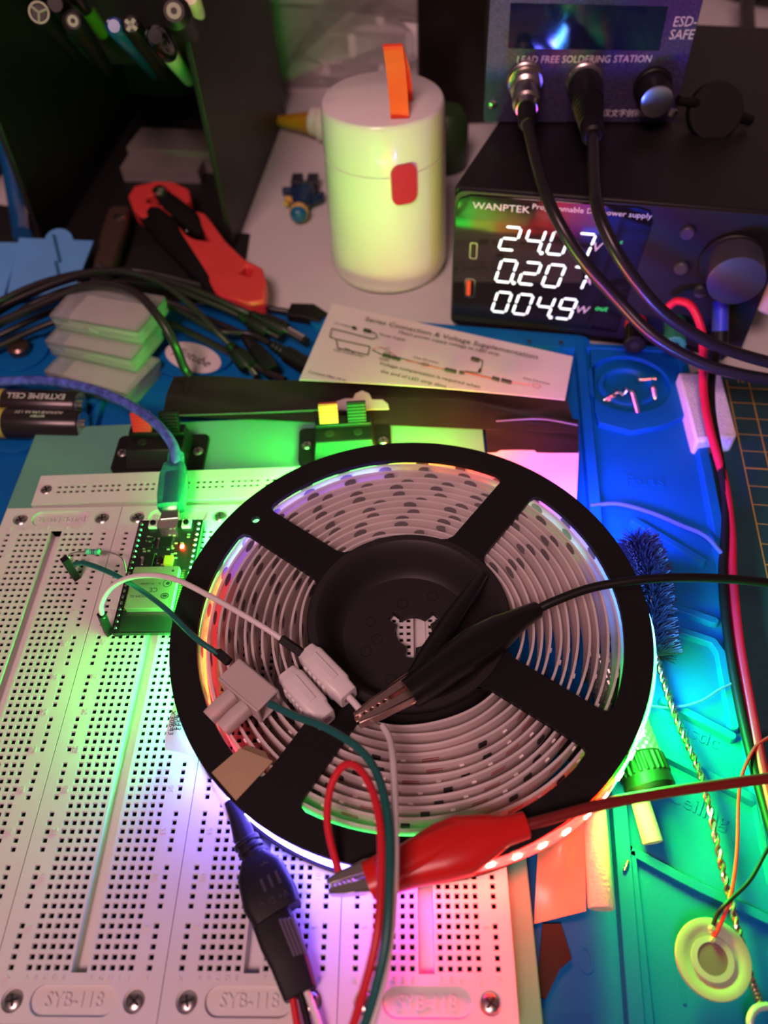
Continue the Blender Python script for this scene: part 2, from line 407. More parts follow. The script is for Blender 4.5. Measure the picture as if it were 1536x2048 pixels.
# ------------------------------------------------------------------ spring terminals
def terminal(loc, rz, label, lv):
    t = thing('speaker_terminal', label, 'terminal', loc, rz, 'spring terminals on the base plate')
    MB().rbox(-20, -10.5, 0, 20, 10.5, 2, 2.5).build('flange', BLK, t, bevel=.4)
    b = MB(); b.loft([[(-13.5, -10, 2), (13.5, -10, 2), (13.5, 9, 2), (-13.5, 9, 2)], [(-12, -5, 9), (12, -5, 9), (12, 8, 9), (-12, 8, 9)]])
    b.box(-12, 2.5, 9, 12, 8, 11); b.build('body', BLK, t, bevel=.5)
    for s in (-1, 1):
        MB(Matrix.Translation((s * 6, -.5, 9))).prism(circ(0, 0, 1.9, 16), 0, .25).build('wire_hole', HOLE, t)
        b = MB(FR((s * 6, 4.5, 10), (1, 0, 0), (0, .45, .9)))
        b.box(-4, -1, -1.4, 4, 9, 1.4)
        for k in range(7): b.cyl((-4, -.3 + k * 1.4, 1.4), (4, -.3 + k * 1.4, 1.4), .55, n=8)
        o = b.build('lever', lv[0 if s < 0 else 1], t, bevel=.2)
        o['label'] = 'red ribbed lever' if s < 0 else 'black ribbed lever'
        screw(t, s * 16.5, 0, 2.4, 2.3, rot=.3 * s)
    return t
ORG = mat('red_lever', (.75, .10, .05), .4)
terminal((2.5, 195.5, 10), 0, 'black spring terminal with red and black levers behind the blue cable plug', (mat('red_lever_bright', (.78, .04, .04), .4), BLK))
terminal((82.5, 198.5, 10), rad(3), 'black spring terminal with orange and black levers behind the top of the reel', (ORG, BLK))

# ------------------------------------------------------------------ microcontroller board
A = P(282, 1042, 22.6); Bq = P(410, 1037, 22.6); Cq = P(222, 1268, 22.6); Dq = P(355, 1265, 22.6)
cx = (A + Bq + Cq + Dq) / 4; ez = thing('microcontroller_board', 'black wifi microcontroller board with silver shield plugged into the second breadboard', 'circuit board', (cx.x, cx.y, 18.5))
W2 = (Bq - A).length / 2; H2 = (A - Cq).length / 2
PCB = mat('black_pcb', (.012, .012, .013), .35, bump=.1, bscale=900)
MB().rbox(-W2, -H2, 2.5, W2, H2, 4.1, .8).build('circuit_sheet', PCB, ez)
for s in (-1, 1):
    b = MB(); x = s * (W2 - 1.4); b.box(x - 1.25, -H2 + 1, 0.02, x + 1.25, H2 - 1, 2.5); o = b.build('pin_header', BLK, ez)
    b = MB()
    for k in range(19): y = -H2 + 2.1 + k * (2 * H2 - 4.2) / 18; b.sphere((x, y, 4.1), .75, 10, .9, half=True); b.cyl((x, y, 4), (x, y, 5.3), .3, n=6)
    sub(b.build('solder_joints', NICK, ez), o)
SH = mat('shield_can', (.62, .58, .46), .4, .85, bump=.1, bscale=300)
MB().rbox(-W2 + 4, -H2 + 8, 4.9, W2 - 4.2, -H2 + 25.5, 7.4, .5).build('shield_can', SH, ez, bevel=.25)['label'] = 'silver metal shield'
b = MB(); b.box(-W2 + 3, -H2 + .6, 4.1, W2 - 3.4, -H2 + 26.2, 4.9)
mo = b.build('radio_module', PCB, ez)
b = MB()
for s in (-1, 1):
    for k in range(17): y = -H2 + 9 + k * 1.02; x = s * (W2 - 3.2); b.box(x - .5, y - .3, 4.85, x + .5, y + .3, 4.98)
sub(b.build('gold_pads', mat('gold_pad', (.8, .55, .2), .3, 1), ez), mo)
e = MB(); yb = -H2
R180 = Matrix.Rotation(PI, 4, 'Z')
e.text('CE', 2.6, Matrix.Translation((0.5, yb + 15.6, 7.42)) @ R180, .02); e.text('WROOM-32', 1.5, Matrix.Translation((-3.2, yb + 13, 7.42)) @ R180, .02)
e.text('R', 1.3, Matrix.Translation((2.2, yb + 18.3, 7.42)) @ R180, .02); e.text('211-161007', 1.0, Matrix.Translation((-2.2, yb + 18.2, 7.42)) @ R180, .02)
for c, y in ((5, 18.2),):
    e.prism(circ(c, yb + y, 1.6, 20), 7.38, 7.44, [circ(c, yb + y, 1.35, 20)]); e.prism(circ(c + .2, yb + y, .7, 12), 7.38, 7.44)
e.prism(circ(5, yb + 13, 1.5, 20, 1.2), 7.38, 7.44, [circ(5, yb + 13, 1.2, 20, .9)]); e.prism(circ(5, yb + 13, .9, 12, .5), 7.38, 7.44)
e.prism(circ(6.1, yb + 23.6, .5, 12), 7.38, 7.44)
e.build('lettering', INK, ez)
def chip(name, x, y, w, h, z, m_, lead=0):
    b = MB(); b.box(x - w / 2, y - h / 2, 4.1, x + w / 2, y + h / 2, 4.1 + z); o = b.build(name, m_, ez, bevel=.15)
    if lead:
        b = MB()
        n = int(h / .7)
        for k in range(n):
            yy = y - h / 2 + (k + .5) * h / n
            b.box(x - w / 2 - .6, yy - .14, 4.12, x + w / 2 + .6, yy + .14, 4.3)
        sub(b.build('chip_leads', NICK, ez), o)
    return o
yt = H2
chip('usb_chip', 0, yt - 11, 5, 5, .9, BLK, 1)
chip('regulator', -4.6, yt - 19.5, 3.6, 6, 1.6, BLK); chip('regulator_tab', -7.1, yt - 19.5, 1.2, 3.2, .5, NICK)
chip('tantalum_capacitor', 2.8, yt - 19.8, 3.2, 3.8, 1.9, mat('tantalum', (.62, .33, .04), .4))['label'] = 'orange tantalum capacitor'
chip('small_capacitor', -.6, yt - 18.8, 1.8, 3.0, 1, BLKM)
for yy in (9.5, 13): chip('transistor', -6, yt - yy, 3.0, 1.5, 1, BLK); 
b = MB()
for k in range(36): x = random.uniform(-W2 + 4, W2 - 4); y = yt - random.uniform(6.5, 23); b.box(x - .5, y - .25, 4.1, x + .5, y + .25, 4.5)
b.build('tiny_components', mat('smd', (.45, .38, .30), .4, .4), ez)
for s in (-1, 1):
    b = MB(); x = s * 6.4 + .2; b.box(x - 1.7, yt - 4.4, 4.1, x + 1.7, yt - .8, 5.6); o = b.build('push_button', WPL, ez, bevel=.2)
    sub(MB().cyl((x, yt - 2.6, 5.6), (x, yt - 2.6, 6.4), 1.1).build('button_cap', BLK, ez), o)
MB().rbox(-3.6, yt - 6, 4.1, 3.6, yt + .6, 6.9, .5).build('usb_socket', NICK, ez)
MB().box(5.9, yt - 13.7, 4.1, 7.1, yt - 12.3, 4.9).build('power_led', mat('red_led', (1, .1, .05), .3, emit=(1, .012, .006), es=170), ez)['label'] = 'lit red power light'

# resistor and jumper wires
def dupont(b, p, d, L=13, w=1.3):
    p = V(p); M = FR(p, V(d).orthogonal(), V(d).cross(V(d).orthogonal())); b.M = M; b.box(-w, -w, 0, w, w, L); b.M = Matrix()
r1 = P(172, 1103, 24); r2 = P(200, 1104, 24)
rs = thing('resistor', 'small striped resistor with bent leads between the two left breadboards', 'resistor', (r1.x, r1.y, 18.5))
d_ = (r2 - r1).normalized(); Lr = (r2 - r1).length
MB().turned(r1, r2, [(0, .6), (.3, 1.1), (1.5, 1.15), (2, .95), (Lr - 2, .95), (Lr - 1.5, 1.15), (Lr - .3, 1.1), (Lr, .6)], 16).build('body', mat('resistor_teal', (.10, .42, .38), .4), rs, world=True)
b = MB()
for t in (.3, .45, .58): b.cyl(r1 + d_ * Lr * t, r1 + d_ * (Lr * t + .35), 1.02, n=16)
b.build('colour_bands', mat('band_dark', (.03, .02, .02), .5), rs, world=True)
b = MB(); b.tube([r1, P(150, 1105, 23.5), P(137, 1112, 21), P(150, 1136, 18)], .28, 6); b.tube([r2, P(225, 1106, 24.5), P(245, 1118, 24), P(252, 1142, 23.2), P(254, 1152, 21.5)], .28, 6)
b.build('lead_wire', STEEL, rs, world=True)
GRW = mat('green_wire', (.010, .115, .105), .4); WHW = mat('white_wire', (.72, .66, .66), .4)
t = thing('jumper_wire', 'green jumper wire from the left breadboard to the clear nylon splice', 'wire', tuple(P(152, 1158, 18.5)))
MB().tube([P(150, 1128, 31), P(175, 1128, 34), P(240, 1155, 37), P(320, 1208, 40), P(390, 1275, 42), P(437, 1308, 41)], .95).build('wire', GRW, t, world=True)
b = MB(); dupont(b, P(153, 1156, 18.6), (0, 0, 1), 12.5); b.build('pin_housing', BLK, t, world=True, bevel=.2)
b = MB(); dupont(b, P(434, 1303, 41), P(462, 1328, 40) - P(434, 1303, 41), 5.5, 1.2); b.build('pin_housing', BLK, t, world=True, bevel=.2)
t = thing('jumper_wire', 'white jumper wire arching over the silver shield to the white wire connector', 'wire', tuple(P(215, 1262, 18.5)))
MB().tube([P(206, 1236, 30), P(202, 1208, 34), P(225, 1172, 39), P(275, 1152, 43), P(345, 1157, 46), P(430, 1198, 47), P(520, 1250, 46), P(566, 1280, 44)], .95).build('wire', WHW, t, world=True)
b = MB(); q = P(218, 1266, 18.6); dupont(b, q, P(205, 1233, 30) - q, 13); b.build('pin_housing', BLK, t, world=True, bevel=.2)
b = MB(); dupont(b, P(562, 1277, 44), P(612, 1312, 42) - P(562, 1277, 44), 8, 1.2); b.build('pin_housing', BLK, t, world=True, bevel=.2)

# ------------------------------------------------------------------ LED reel
RC = V((109.2, 99.05, 18.5)); RR = 78.4
reel = thing('led_strip_reel', 'large black plastic reel wound with a lit LED strip on top of the breadboards', 'reel', RC)
SPK = [143, 53, -35.5, -123]
def window(a0, a1, r0=33.5, r1=69.5, hw=6.6, rc=3.0, n=20):
    # annular opening between two parallel-sided spokes centred on a0 and a1 (degrees), corners rounded
    def off(r, a, s): return rad(a) + s * math.asin(hw / r)
    pts = []
    t0, t1 = off(r1 - rc, a0, 1), off(r1 - rc, a1, -1)
    e = rc / r1
    def pol(r, t): return (r * math.cos(t), r * math.sin(t))
    o0, o1 = off(r1, a0, 1), off(r1, a1, -1)
    for k in range(n + 1): pts.append(pol(r1, o0 + e + (o1 - o0 - 2 * e) * k / n))
    pts.append(pol(r1 - rc * .3, o1 - e * .3)); pts.append(pol(r1 - rc, off(r1 - rc, a1, -1)))
    e2 = rc / r0; i0, i1 = off(r0, a0, 1), off(r0, a1, -1)
    pts.append(pol(r0 + rc, off(r0 + rc, a1, -1))); pts.append(pol(r0 + rc * .3, i1 - e2 * .3))
    for k in range(n + 1): pts.append(pol(r0, i1 - e2 - (i1 - i0 - 2 * e2) * k / n))
    pts.append(pol(r0 + rc * .3, i0 + e2 * .3)); pts.append(pol(r0 + rc, off(r0 + rc, a0, 1)))
    pts.append(pol(r1 - rc, off(r1 - rc, a0, 1))); pts.append(pol(r1 - rc * .3, o0 + e * .3))
    return pts
WN = [window(53, 143), window(-35.5, 53), window(-123, -35.5), window(143, 237)]
hole = circ(69.2 * math.cos(rad(143)), 69.2 * math.sin(rad(143)), 1.5, 20)
FL = mat('reel_plastic', (.008, .007, .008), .5, bump=.05, bscale=2000, spec=.28)
b = MB(); b.prism(circ(0, 0, RR, 128), 13.6, 15.5, WN + [hole, circ(0, 0, 30, 72)]); b.build('upper_flange', FL, reel, bevel=.25)
b = MB(); b.prism(circ(0, 0, RR, 128), 0.05, 1.8, [window(53, 143), window(-35.5, 53), window(-123, -35.5), window(143, 237), circ(0, 0, 22, 60)]); b.build('lower_flange', FL, reel)
b = MB(); n = 96
prof = [(33.3, 15.2), (33.0, 16.2), (30.6, 16.4), (29.5, 15.6), (27.5, 12.5), (25.5, 8), (24, 5.2), (22.5, 4.2)]
b.loft([[(r * math.cos(2 * PI * k / n), r * math.sin(2 * PI * k / n), z) for k in range(n)] for r, z in prof + [(22.5, 1.5), (33, 1.5)]], closed=True)
nh = circ(0, -2.5, 6.6, 30)
def keyhole():
    pts = []
    for k in range(90):
        t = 2 * PI * k / 90; r = 6.4
        for a in (38, 142, 262):
            d_ = abs((math.degrees(t) - a + 180) % 360 - 180)
            if d_ < 13: r = 10.2
        pts.append((r * math.cos(t) + 1.6, r * math.sin(t) + 1.0))
    return pts
b.prism(circ(0, 0, 24, 64), 1.6, 4.2, [keyhole()])
b.build('hub', mat('hub_plastic', (.022, .018, .020), .5, spec=.3), reel)
for a, r in ((205, 16), (250, 18), (160, 14), (100, 12), (190, 11), (60, 17), (300, 17), (330, 13)):
    x, y = r * math.cos(rad(a)), r * math.sin(rad(a)); MB().prism(circ(x, y, 1.9, 20), 4.1, 4.28, [circ(x, y, 1.7, 20)]).build('molded_ring', FL, reel)
x, y = 44.5 * math.cos(rad(143)), 44.5 * math.sin(rad(143))
b = MB(); b.prism(circ(x, y, 4.3, 32), 15.4, 15.62, [circ(x, y, 4.05, 32)]); 
for k in range(3): 
    t = 2 * PI * k / 3; b.prism(circ(x + 1.6 * math.cos(t), y + 1.6 * math.sin(t), 1.2, 12), 15.4, 15.6, [circ(x + 1.6 * math.cos(t), y + 1.6 * math.sin(t), .9, 12)])
b.build('molded_emblem', FL, reel)
STRIP = mat('strip_white', (.86, .80, .79), .4); tn = STRIP.node_tree; tb = tn.nodes['Principled BSDF']; to_ = tn.nodes['Material Output']
tl = tn.nodes.new('ShaderNodeBsdfTranslucent'); tl.inputs[0].default_value = (.95, .88, .86, 1); tm = tn.nodes.new('ShaderNodeMixShader'); tm.inputs[0].default_value = .45
tn.links.new(tb.outputs[0], tm.inputs[1]); tn.links.new(tl.outputs[0], tm.inputs[2]); tn.links.new(tm.outputs[0], to_.inputs[0])
STRIPB = mat('strip_adhesive_spots', (.20, .18, .19), .6)  # dark oval adhesive spots on the back of the strip
Z0, Z1 = 1.9, 13.3
def ribbon(b, fr, a0, a1, th=.8, z0=Z0, z1=Z1, step=3, mo=0, mi=0):
    n = max(2, int(abs(a1 - a0) / step)); ring = []
    for k in range(n + 1):
        a = a0 + (a1 - a0) * k / n; r = fr(a); t = rad(a); c, s_ = math.cos(t), math.sin(t)
        ring.append([(c * (r + th), s_ * (r + th), z0), (c * (r + th), s_ * (r + th), z1), (c * r, s_ * r, z1), (c * r, s_ * r, z0)])
    base = len(b.v); vs = [p for r in ring for p in r]; fs = []; ms = []
    for i in range(n):
        for k in range(4):
            l = (k + 1) % 4; fs.append((i * 4 + k, i * 4 + 4 + k, i * 4 + 4 + l, i * 4 + l)); ms.append(mo if k == 0 else mi)
    fs += [(0, 1, 2, 3), (n * 4 + 3, n * 4 + 2, n * 4 + 1, n * 4)]; ms += [mi, mi]
    for f, q in zip(fs, ms): b.add([], [], 0); b.f.append([base + i for i in f]); b.m.append(q)
    b.v += [b.M @ V(p) for p in vs]
TURNS = 13
def spr(a): # spiral radius
    w = .28 * math.sin(rad(a) * 3.1 + 1.2) + .18 * math.sin(rad(a) * 7.3) + .22 * math.sin(rad(a) * .37 + 2)
    return 34.4 + (73.4 - 34.4) * a / (360 * TURNS) + w
b = MB(); ribbon(b, spr, 0, 360 * TURNS, .8)
b.mi = 1
random.seed(3)
for turn in range(TURNS):
    r_ = spr(turn * 360 + 90); dl = 360 * 15.5 / (2 * PI * r_); a = random.uniform(0, dl)
    while a < 360:
        aa = turn * 360 + a
        if 20 < a < 215:
            r = spr(aa) - .06; ring = []
            w_ = 2.6 / r
            for k in range(12): t = 2 * PI * k / 12; th = rad(aa) + w_ * math.cos(t); z = (Z0 + Z1) / 2 + 3.4 + 1.9 * math.sin(t); ring.append((r * math.cos(th), r * math.sin(th), z))
            b.add(ring, [tuple(range(12))], 1)
        a += dl
sp = b.build('led_strip', [STRIP, STRIPB], reel, recalc=False)
sp['label'] = 'white LED strip wound in many turns'
# components on the unlit outward faces
chipmb = MB(); chipmb.box(-1.3, -.1, -1.3, 1.3, .7, 1.3)
ledmb = MB(); ledmb.box(-.7, -.1, -.5, .7, .55, .5)
traces = MB()
chips = []; leds = []
for turn in range(3, TURNS):
    a = random.uniform(0, 20)
    k = 0
    while a < 360:
        if 175 < a < 355 or a < 5:
            aa = turn * 360 + a; r = spr(aa) + .8; t = rad(aa)
            M = FR((r * math.cos(t), r * math.sin(t), 9.4 + random.uniform(-.6, .6)), (-math.sin(t), math.cos(t), 0), (math.cos(t), math.sin(t), 0))
            if k % 4 == 0: chips.append(M)
            elif k % 4 == 2:
                traces.M = M
                for dz in (-.8, .8): traces.box(-2.5, -.02, dz - .3, 2.5, .08, dz + .3)
            else: leds.append(M)
            k += 1
        a += 360 * 8.0 / (2 * PI * spr(turn * 360 + a))
CH = mat('chip_black', (.012, .011, .012), .35); LEDW = mat('led_package', (.85, .75, .74), .2)
def scatter(mb, name, m_, mats):
    p0 = None
    for M in mats:
        if p0 is None: p0 = mb.build(name, m_, reel); o = p0
        else: o = p0.copy(); COL.objects.link(o)
        o.matrix_local = Matrix.Translation(M.translation * S) @ M.to_3x3().to_4x4()
random.shuffle(chips); random.shuffle(leds)
scatter(chipmb, 'driver_chip', CH, chips[:90]); scatter(ledmb, 'led_package', LEDW, leds[:96])
traces.build('resistor_prints', mat('trace_red', (.30, .06, .05), .4), reel)
# lit outer turn: (from, to, colour, strength)
LIT = [(-8, 20, (.02, .22, 1.0), 85, 'blue'), (20, 44, (.07, .08, 1.0), 170, 'blue'), (44, 54, (.9, .04, .7), 40, 'magenta'), (54, 74, (1.0, .03, .03), 80, 'red'), (74, 85, (1.0, .34, .03), 80, 'orange'), (85, 96, (.75, 1.0, .05), 70, 'yellow'),
       (96, 128, (.003, 1.0, .03), 130, 'green'), (128, 137, (1.0, .01, .008), 4, 'red'), (137, 170, (.002, 1.0, .06), 90, 'green'), (170, 203, (.002, 1.0, .06), 70, 'green'), (203, 214, (.05, .75, .7), 16, 'cyan'),
       (214, 262, (.13, .09, 1.0), 22, 'violet'), (262, 272, (.45, .04, 1.0), 18, 'purple'), (272, 318, (1.0, .0012, .0008), 58, 'red'), (318, 346, (.0008, 1.0, .012), 300, 'green'), (346, 352, (.004, .8, .15), 130, 'cyan')]
def lit_r(a):      # the loose outer turn bulges past the flange in two places
    q = (a + 180) % 360 - 180
    if 118 < q < 146: return 76.9 + 1.6 * math.sin(rad((q - 118) / 28 * 180))
    if -78 < q < 12: return 76.9 + 2.0 * min(1, (q + 78) / 25, (12 - q) / 14)
    return 76.9
for a0, a1, c, stg, nm in LIT:
    e_ = mat('glow_%s_%d' % (nm, a0), (.7, .7, .7), .4, emit=c, es=stg)
    b = MB(); ribbon(b, lit_r, a0, a1, .8, Z0 + .3, Z1 - .3, 2.5, 1, 0)
    o = b.build('lit_strip_segment', [STRIP, e_], reel, recalc=False); o['label'] = 'lit %s stretch of the strip' % nm
    n = max(1, int((a1 - a0) / 5.2)); p0 = None
    for k in range(n):
        t = rad(a0 + (k + .5) * (a1 - a0) / n); r = lit_r(math.degrees(t)) + .8
        M = FR((r * math.cos(t), r * math.sin(t), 7.6), (-math.sin(t), math.cos(t), 0), (math.cos(t), math.sin(t), 0))
        lit = mat('led_%s_%d' % (nm, a0), (.9, .9, .9), .3, emit=[.35 + .65 * x for x in c] if nm not in ('red', 'orange') else (1, .35, .2), es=stg * 1.1)
        if p0 is None: p0 = MB().box(-1.1, -.1, -1.1, 1.1, .35, 1.1).build('lit_led', lit, reel); q = p0
        else: q = p0.copy(); COL.objects.link(q)
        q.matrix_local = Matrix.Translation(M.translation * S) @ M.to_3x3().to_4x4()
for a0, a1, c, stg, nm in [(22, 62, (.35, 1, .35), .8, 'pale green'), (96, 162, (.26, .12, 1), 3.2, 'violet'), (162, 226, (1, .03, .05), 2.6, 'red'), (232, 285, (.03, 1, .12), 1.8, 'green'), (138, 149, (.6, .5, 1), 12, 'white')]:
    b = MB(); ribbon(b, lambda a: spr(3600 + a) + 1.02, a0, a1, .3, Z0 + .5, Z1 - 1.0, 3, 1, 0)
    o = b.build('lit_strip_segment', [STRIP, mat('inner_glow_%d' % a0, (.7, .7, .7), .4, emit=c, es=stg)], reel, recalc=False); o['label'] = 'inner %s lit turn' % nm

# tape, strip tail and connector
TAN = mat('masking_tape', (.42, .30, .18), .7, bump=.5, bscale=1500)
tp = thing('masking_tape', 'torn tan masking tape stuck over the lower left rim of the reel', 'tape', tuple(P(470, 1540, 34.2)))
def strip_rows(c00, c01, c10, c11, n=8, zf=None):
    rows = []
    for i in range(n + 1):
        r = []
        for j in range(n + 1):
            s_, t_ = i / n, j / n
            p = V(c00).lerp(V(c01), t_).lerp(V(c10).lerp(V(c11), t_), s_)
            if zf: p = p + V((0, 0, zf(s_, t_)))
            r.append(p)
        rows.append(r)
    return rows
b = MB(); b.sheet(strip_rows(P(480, 1496, 34.5), P(423, 1545, 34.4), P(546, 1522, 34.5), P(472, 1601, 34.4)), .25); b.sheet(strip_rows(P(482, 1497, 34.4), P(540, 1520, 34.4), P(492, 1490, 32.5), P(530, 1503, 32.5)), .2)
b.sheet(strip_rows(P(423, 1545, 34.4), P(472, 1601, 34.4), P(430, 1556, 26), P(470, 1608, 26)), .25)
b.build('tape_strip', TAN, tp, world=True)
sm = thing('strip_connector', 'black three wire strip connector pair lying on the third breadboard', 'connector', tuple(P(550, 1850, 18.6)))
SMK = mat('connector_black', (.010, .009, .013), .42, spec=.35)
pts = [P(432, 1562, 27), P(470, 1620, 27)]
b = MB(); b.sheet(strip_rows(P(422, 1560, 29), P(448, 1548, 29), P(455, 1640, 26), P(478, 1606, 26)), 1.0); b.build('heat_shrink', WPL, sm, world=True)
b = MB(); b.secs([(P(462, 1600, 26.5), 2.2, 1.6), (P(475, 1630, 26), 2.6, 2.0), (P(490, 1680, 25), 3.2, 2.6)], 16); 
for i in range(3): q = P(494 + i * 8, 1686 + i * 13, 24.6); b.secs([(P(491 + i * 8, 1681 + i * 13, 24.8), 3.9, 3.2), (P(496 + i * 8, 1690 + i * 13, 24.8), 3.9, 3.2)], 18)
b.secs([(P(490, 1680, 25), 2.8, 2.4), (P(515, 1722, 24.6), 3.0, 2.6)], 16); b.build('strain_relief', SMK, sm, world=True, bevel=.3)
c1 = [P(508, 1715, 24.4), P(522, 1745, 24.4), P(542, 1800, 24.2), P(557, 1832, 24.2)]
b = MB(); b.secs([(c1[0], 3.6, 3.4), (c1[1], 6.6, 4.6), (c1[2], 7.6, 4.8), (c1[3], 6.8, 4.2)], 24, 5); o = b.build('plug_body', SMK, sm, world=True, bevel=.3)
dx = (c1[3] - c1[0]).normalized(); nx = V((dx.y, -dx.x, 0)).normalized() * -1
Mt = FR(c1[2] + V((0, 0, 4.8)), -nx, dx); e = MB()
e.text('V+ D G', 2.6, Matrix.Translation(P(548, 1798, 29)) @ Matrix.Rotation(math.atan2(dx.y, dx.x) + PI, 4, 'Z') @ Matrix.Rotation(PI / 2, 4, 'Z'), .1)
Rm = Matrix.Rotation(math.atan2(dx.y, dx.x) + PI / 2, 4, 'Z')
for k in range(3): e.M = Matrix.Translation(P(541, 1762, 29)) @ Rm; e.box(-2.6 + k * 2.2, -1.8, -.15, -1.8 + k * 2.2, 1.8, .12)
e.M = Matrix.Translation(P(532, 1735, 28.8)) @ Rm; e.box(-.25, -1.8, -.2, .25, 1.8, .12); e.box(-1.2, .9, -.2, 1.2, 1.3, .12); e.M = Matrix()
sub(e.build('lettering', mat('emboss_black', (.045, .04, .055), .4), sm, world=True), o)
c2 = [P(540, 1826, 23.6), P(562, 1880, 23.4), P(580, 1925, 23), P(602, 1990, 23)]
b = MB(); b.secs([(c2[0], 5.4, 3.6), (c2[1], 5.6, 3.8), (c2[2], 5.0, 3.6), (c2[3], 4.4, 3.2)], 20, 6); b.build('socket_body', SMK, sm, world=True, bevel=.3)
b = MB()
for k in range(4):
    b.cyl(P(560 + k * 8, 1838 - k * 1, 27.6), P(590 + k * 7, 1912 - k * 2, 27), .55, n=8)
b.build('latch_ribs', mat('grey_rib', (.12, .10, .14), .4, .4), sm, world=True)
for nm, u0, u1, m_ in (('red', 578, 592, mat('red_wire', (.62, .015, .03), .4)), ('black', 592, 615, RUB), ('white', 604, 636, WHW)):
    MB().tube([P(u0, 1960, 23.5), P((u0 + u1) / 2 + 2, 2005, 23), P(u1 + 4, 2060, 22.5), P(u1 + 16, 2120, 22)], .95).build('wire', m_, sm, world=True)['label'] = nm + ' wire'
RDW = MT['red_wire']

# loose three wire lead from the bottom edge
tw = thing('wire_lead', 'red, green and white wire lead looping up in front of the reel', 'wires', tuple(P(740, 2030, 18.6)))
MB().tube([P(690, 2100, 44), P(722, 2000, 52), P(752, 1880, 58), P(762, 1760, 60), P(760, 1650, 60), P(742, 1575, 59), P(712, 1532, 57), P(683, 1535, 54), P(660, 1580, 50), P(655, 1650, 44), P(672, 1725, 38), P(683, 1760, 35.5)], 1.05).build('wire', RDW, tw, world=True)['label'] = 'red wire ending in the red clip'
MB().tube([P(712, 2100, 44), P(745, 2000, 52), P(772, 1880, 58), P(779, 1760, 60), P(776, 1640, 59), P(755, 1550, 56), P(715, 1495, 52), P(650, 1455, 48), P(590, 1432, 44), P(540, 1408, 41)], 1.15).build('wire', GRW, tw, world=True)['label'] = 'green wire ending in the clear splice'
MB().tube([P(728, 2100, 44), P(756, 2000, 51), P(780, 1880, 56), P(789, 1760, 58), P(790, 1640, 56), P(787, 1530, 50), P(780, 1480, 45), P(766, 1452, 42)], 1.0).build('wire', WHW, tw, world=True)['label'] = 'white wire ending in the black clip'
MB().cyl(P(766, 1452, 42), P(742, 1442, 41), .4, n=8).build('bare_end', NICK, tw, world=True)

# nylon splice and wire connectors on the reel
c = P(500, 1378, 39); a_ = math.atan2((P(550, 1415, 39) - P(455, 1335, 39)).y, (P(550, 1415, 39) - P(455, 1335, 39)).x)
t = thing('nylon_splice', 'clear nylon T shaped wire splice on the left of the reel', 'connector', (c.x, c.y, 34.1), a_)
NL = [(-8.6, -4.6), (8.6, -4.6), (8.6, 4.6), (-8.6, 4.6)]
b = MB()
for y0_, y1_, z0_, z1_ in ((-4.6, 4.6, 0, 1), (-4.6, 4.6, 7.5, 8.5), (-4.6, -3.6, 0, 8.5), (3.6, 4.6, 0, 8.5)): b.box(-8.6, y0_, z0_, 8.6, y1_, z1_)
b.build('housing', NYL, t, bevel=.4)
for x in (-2.6, 3.2):
    b = MB(); b.secs([((x, -4.4, 4.3), 2.2, 3.0), ((x - .5, -9, 4), 2.4, 2.8), ((x - .8, -14, 3.4), 2.3, 2.6)], 16, 4); b.build('wire_port', NYL, t, bevel=.2)
def wconn(pu, qu, label):
    p, q = P(*pu, 39.5), P(*qu, 39.5); d = (q - p); L = d.length
    t = thing('wire_connector', label, 'connector', (p.x, p.y, 34.1), math.atan2(d.y, d.x), 'white wire connectors on the reel')
    b = MB(); b.secs([((0, 0, 5), 3.1, 3.3), ((2.2, 0, 5), 3.4, 3.7), ((3.5, 0, 5), 3.9, 4.3), ((L - 4.5, 0, 5), 3.9, 4.3), ((L - 3.5, 0, 5), 3.4, 3.7), ((L, 0, 5), 3.2, 3.5)], 20, 5); b.build('housing', WPL, t, bevel=.3)
    b = MB()
    for k in range(5): b.box(4.5 + k * (L - 10) / 5, -4.4, 3, 5.8 + k * (L - 10) / 5, -3.6, 7.5)
    b.box(4, -1.2, 9.2, L - 6, 1.2, 9.75); b.build('grip_ribs', WPL, t, bevel=.2)
    MB().cyl((L - .6, 0, 5), (L + .06, 0, 5), 1.9, n=16).build('wire_opening', mat('connector_inner', (.35, .25, .33), .6), t)
    return t
wconn((574, 1348), (653, 1440), 'white wire connector nearest the clear splice, with an empty opening')
wc = wconn((612, 1304), (698, 1394), 'white wire connector closest to the hub, gripping a white wire')
MB().tube([P(692, 1388, 39.5), P(708, 1405, 40), P(722, 1422, 40.5)], 1.1).build('wire', WHW, wc, world=True)
MB().cyl(P(628, 1352, 38), P(645, 1342, 38), 1.3).build('joining_peg', WPL, wc, world=True)

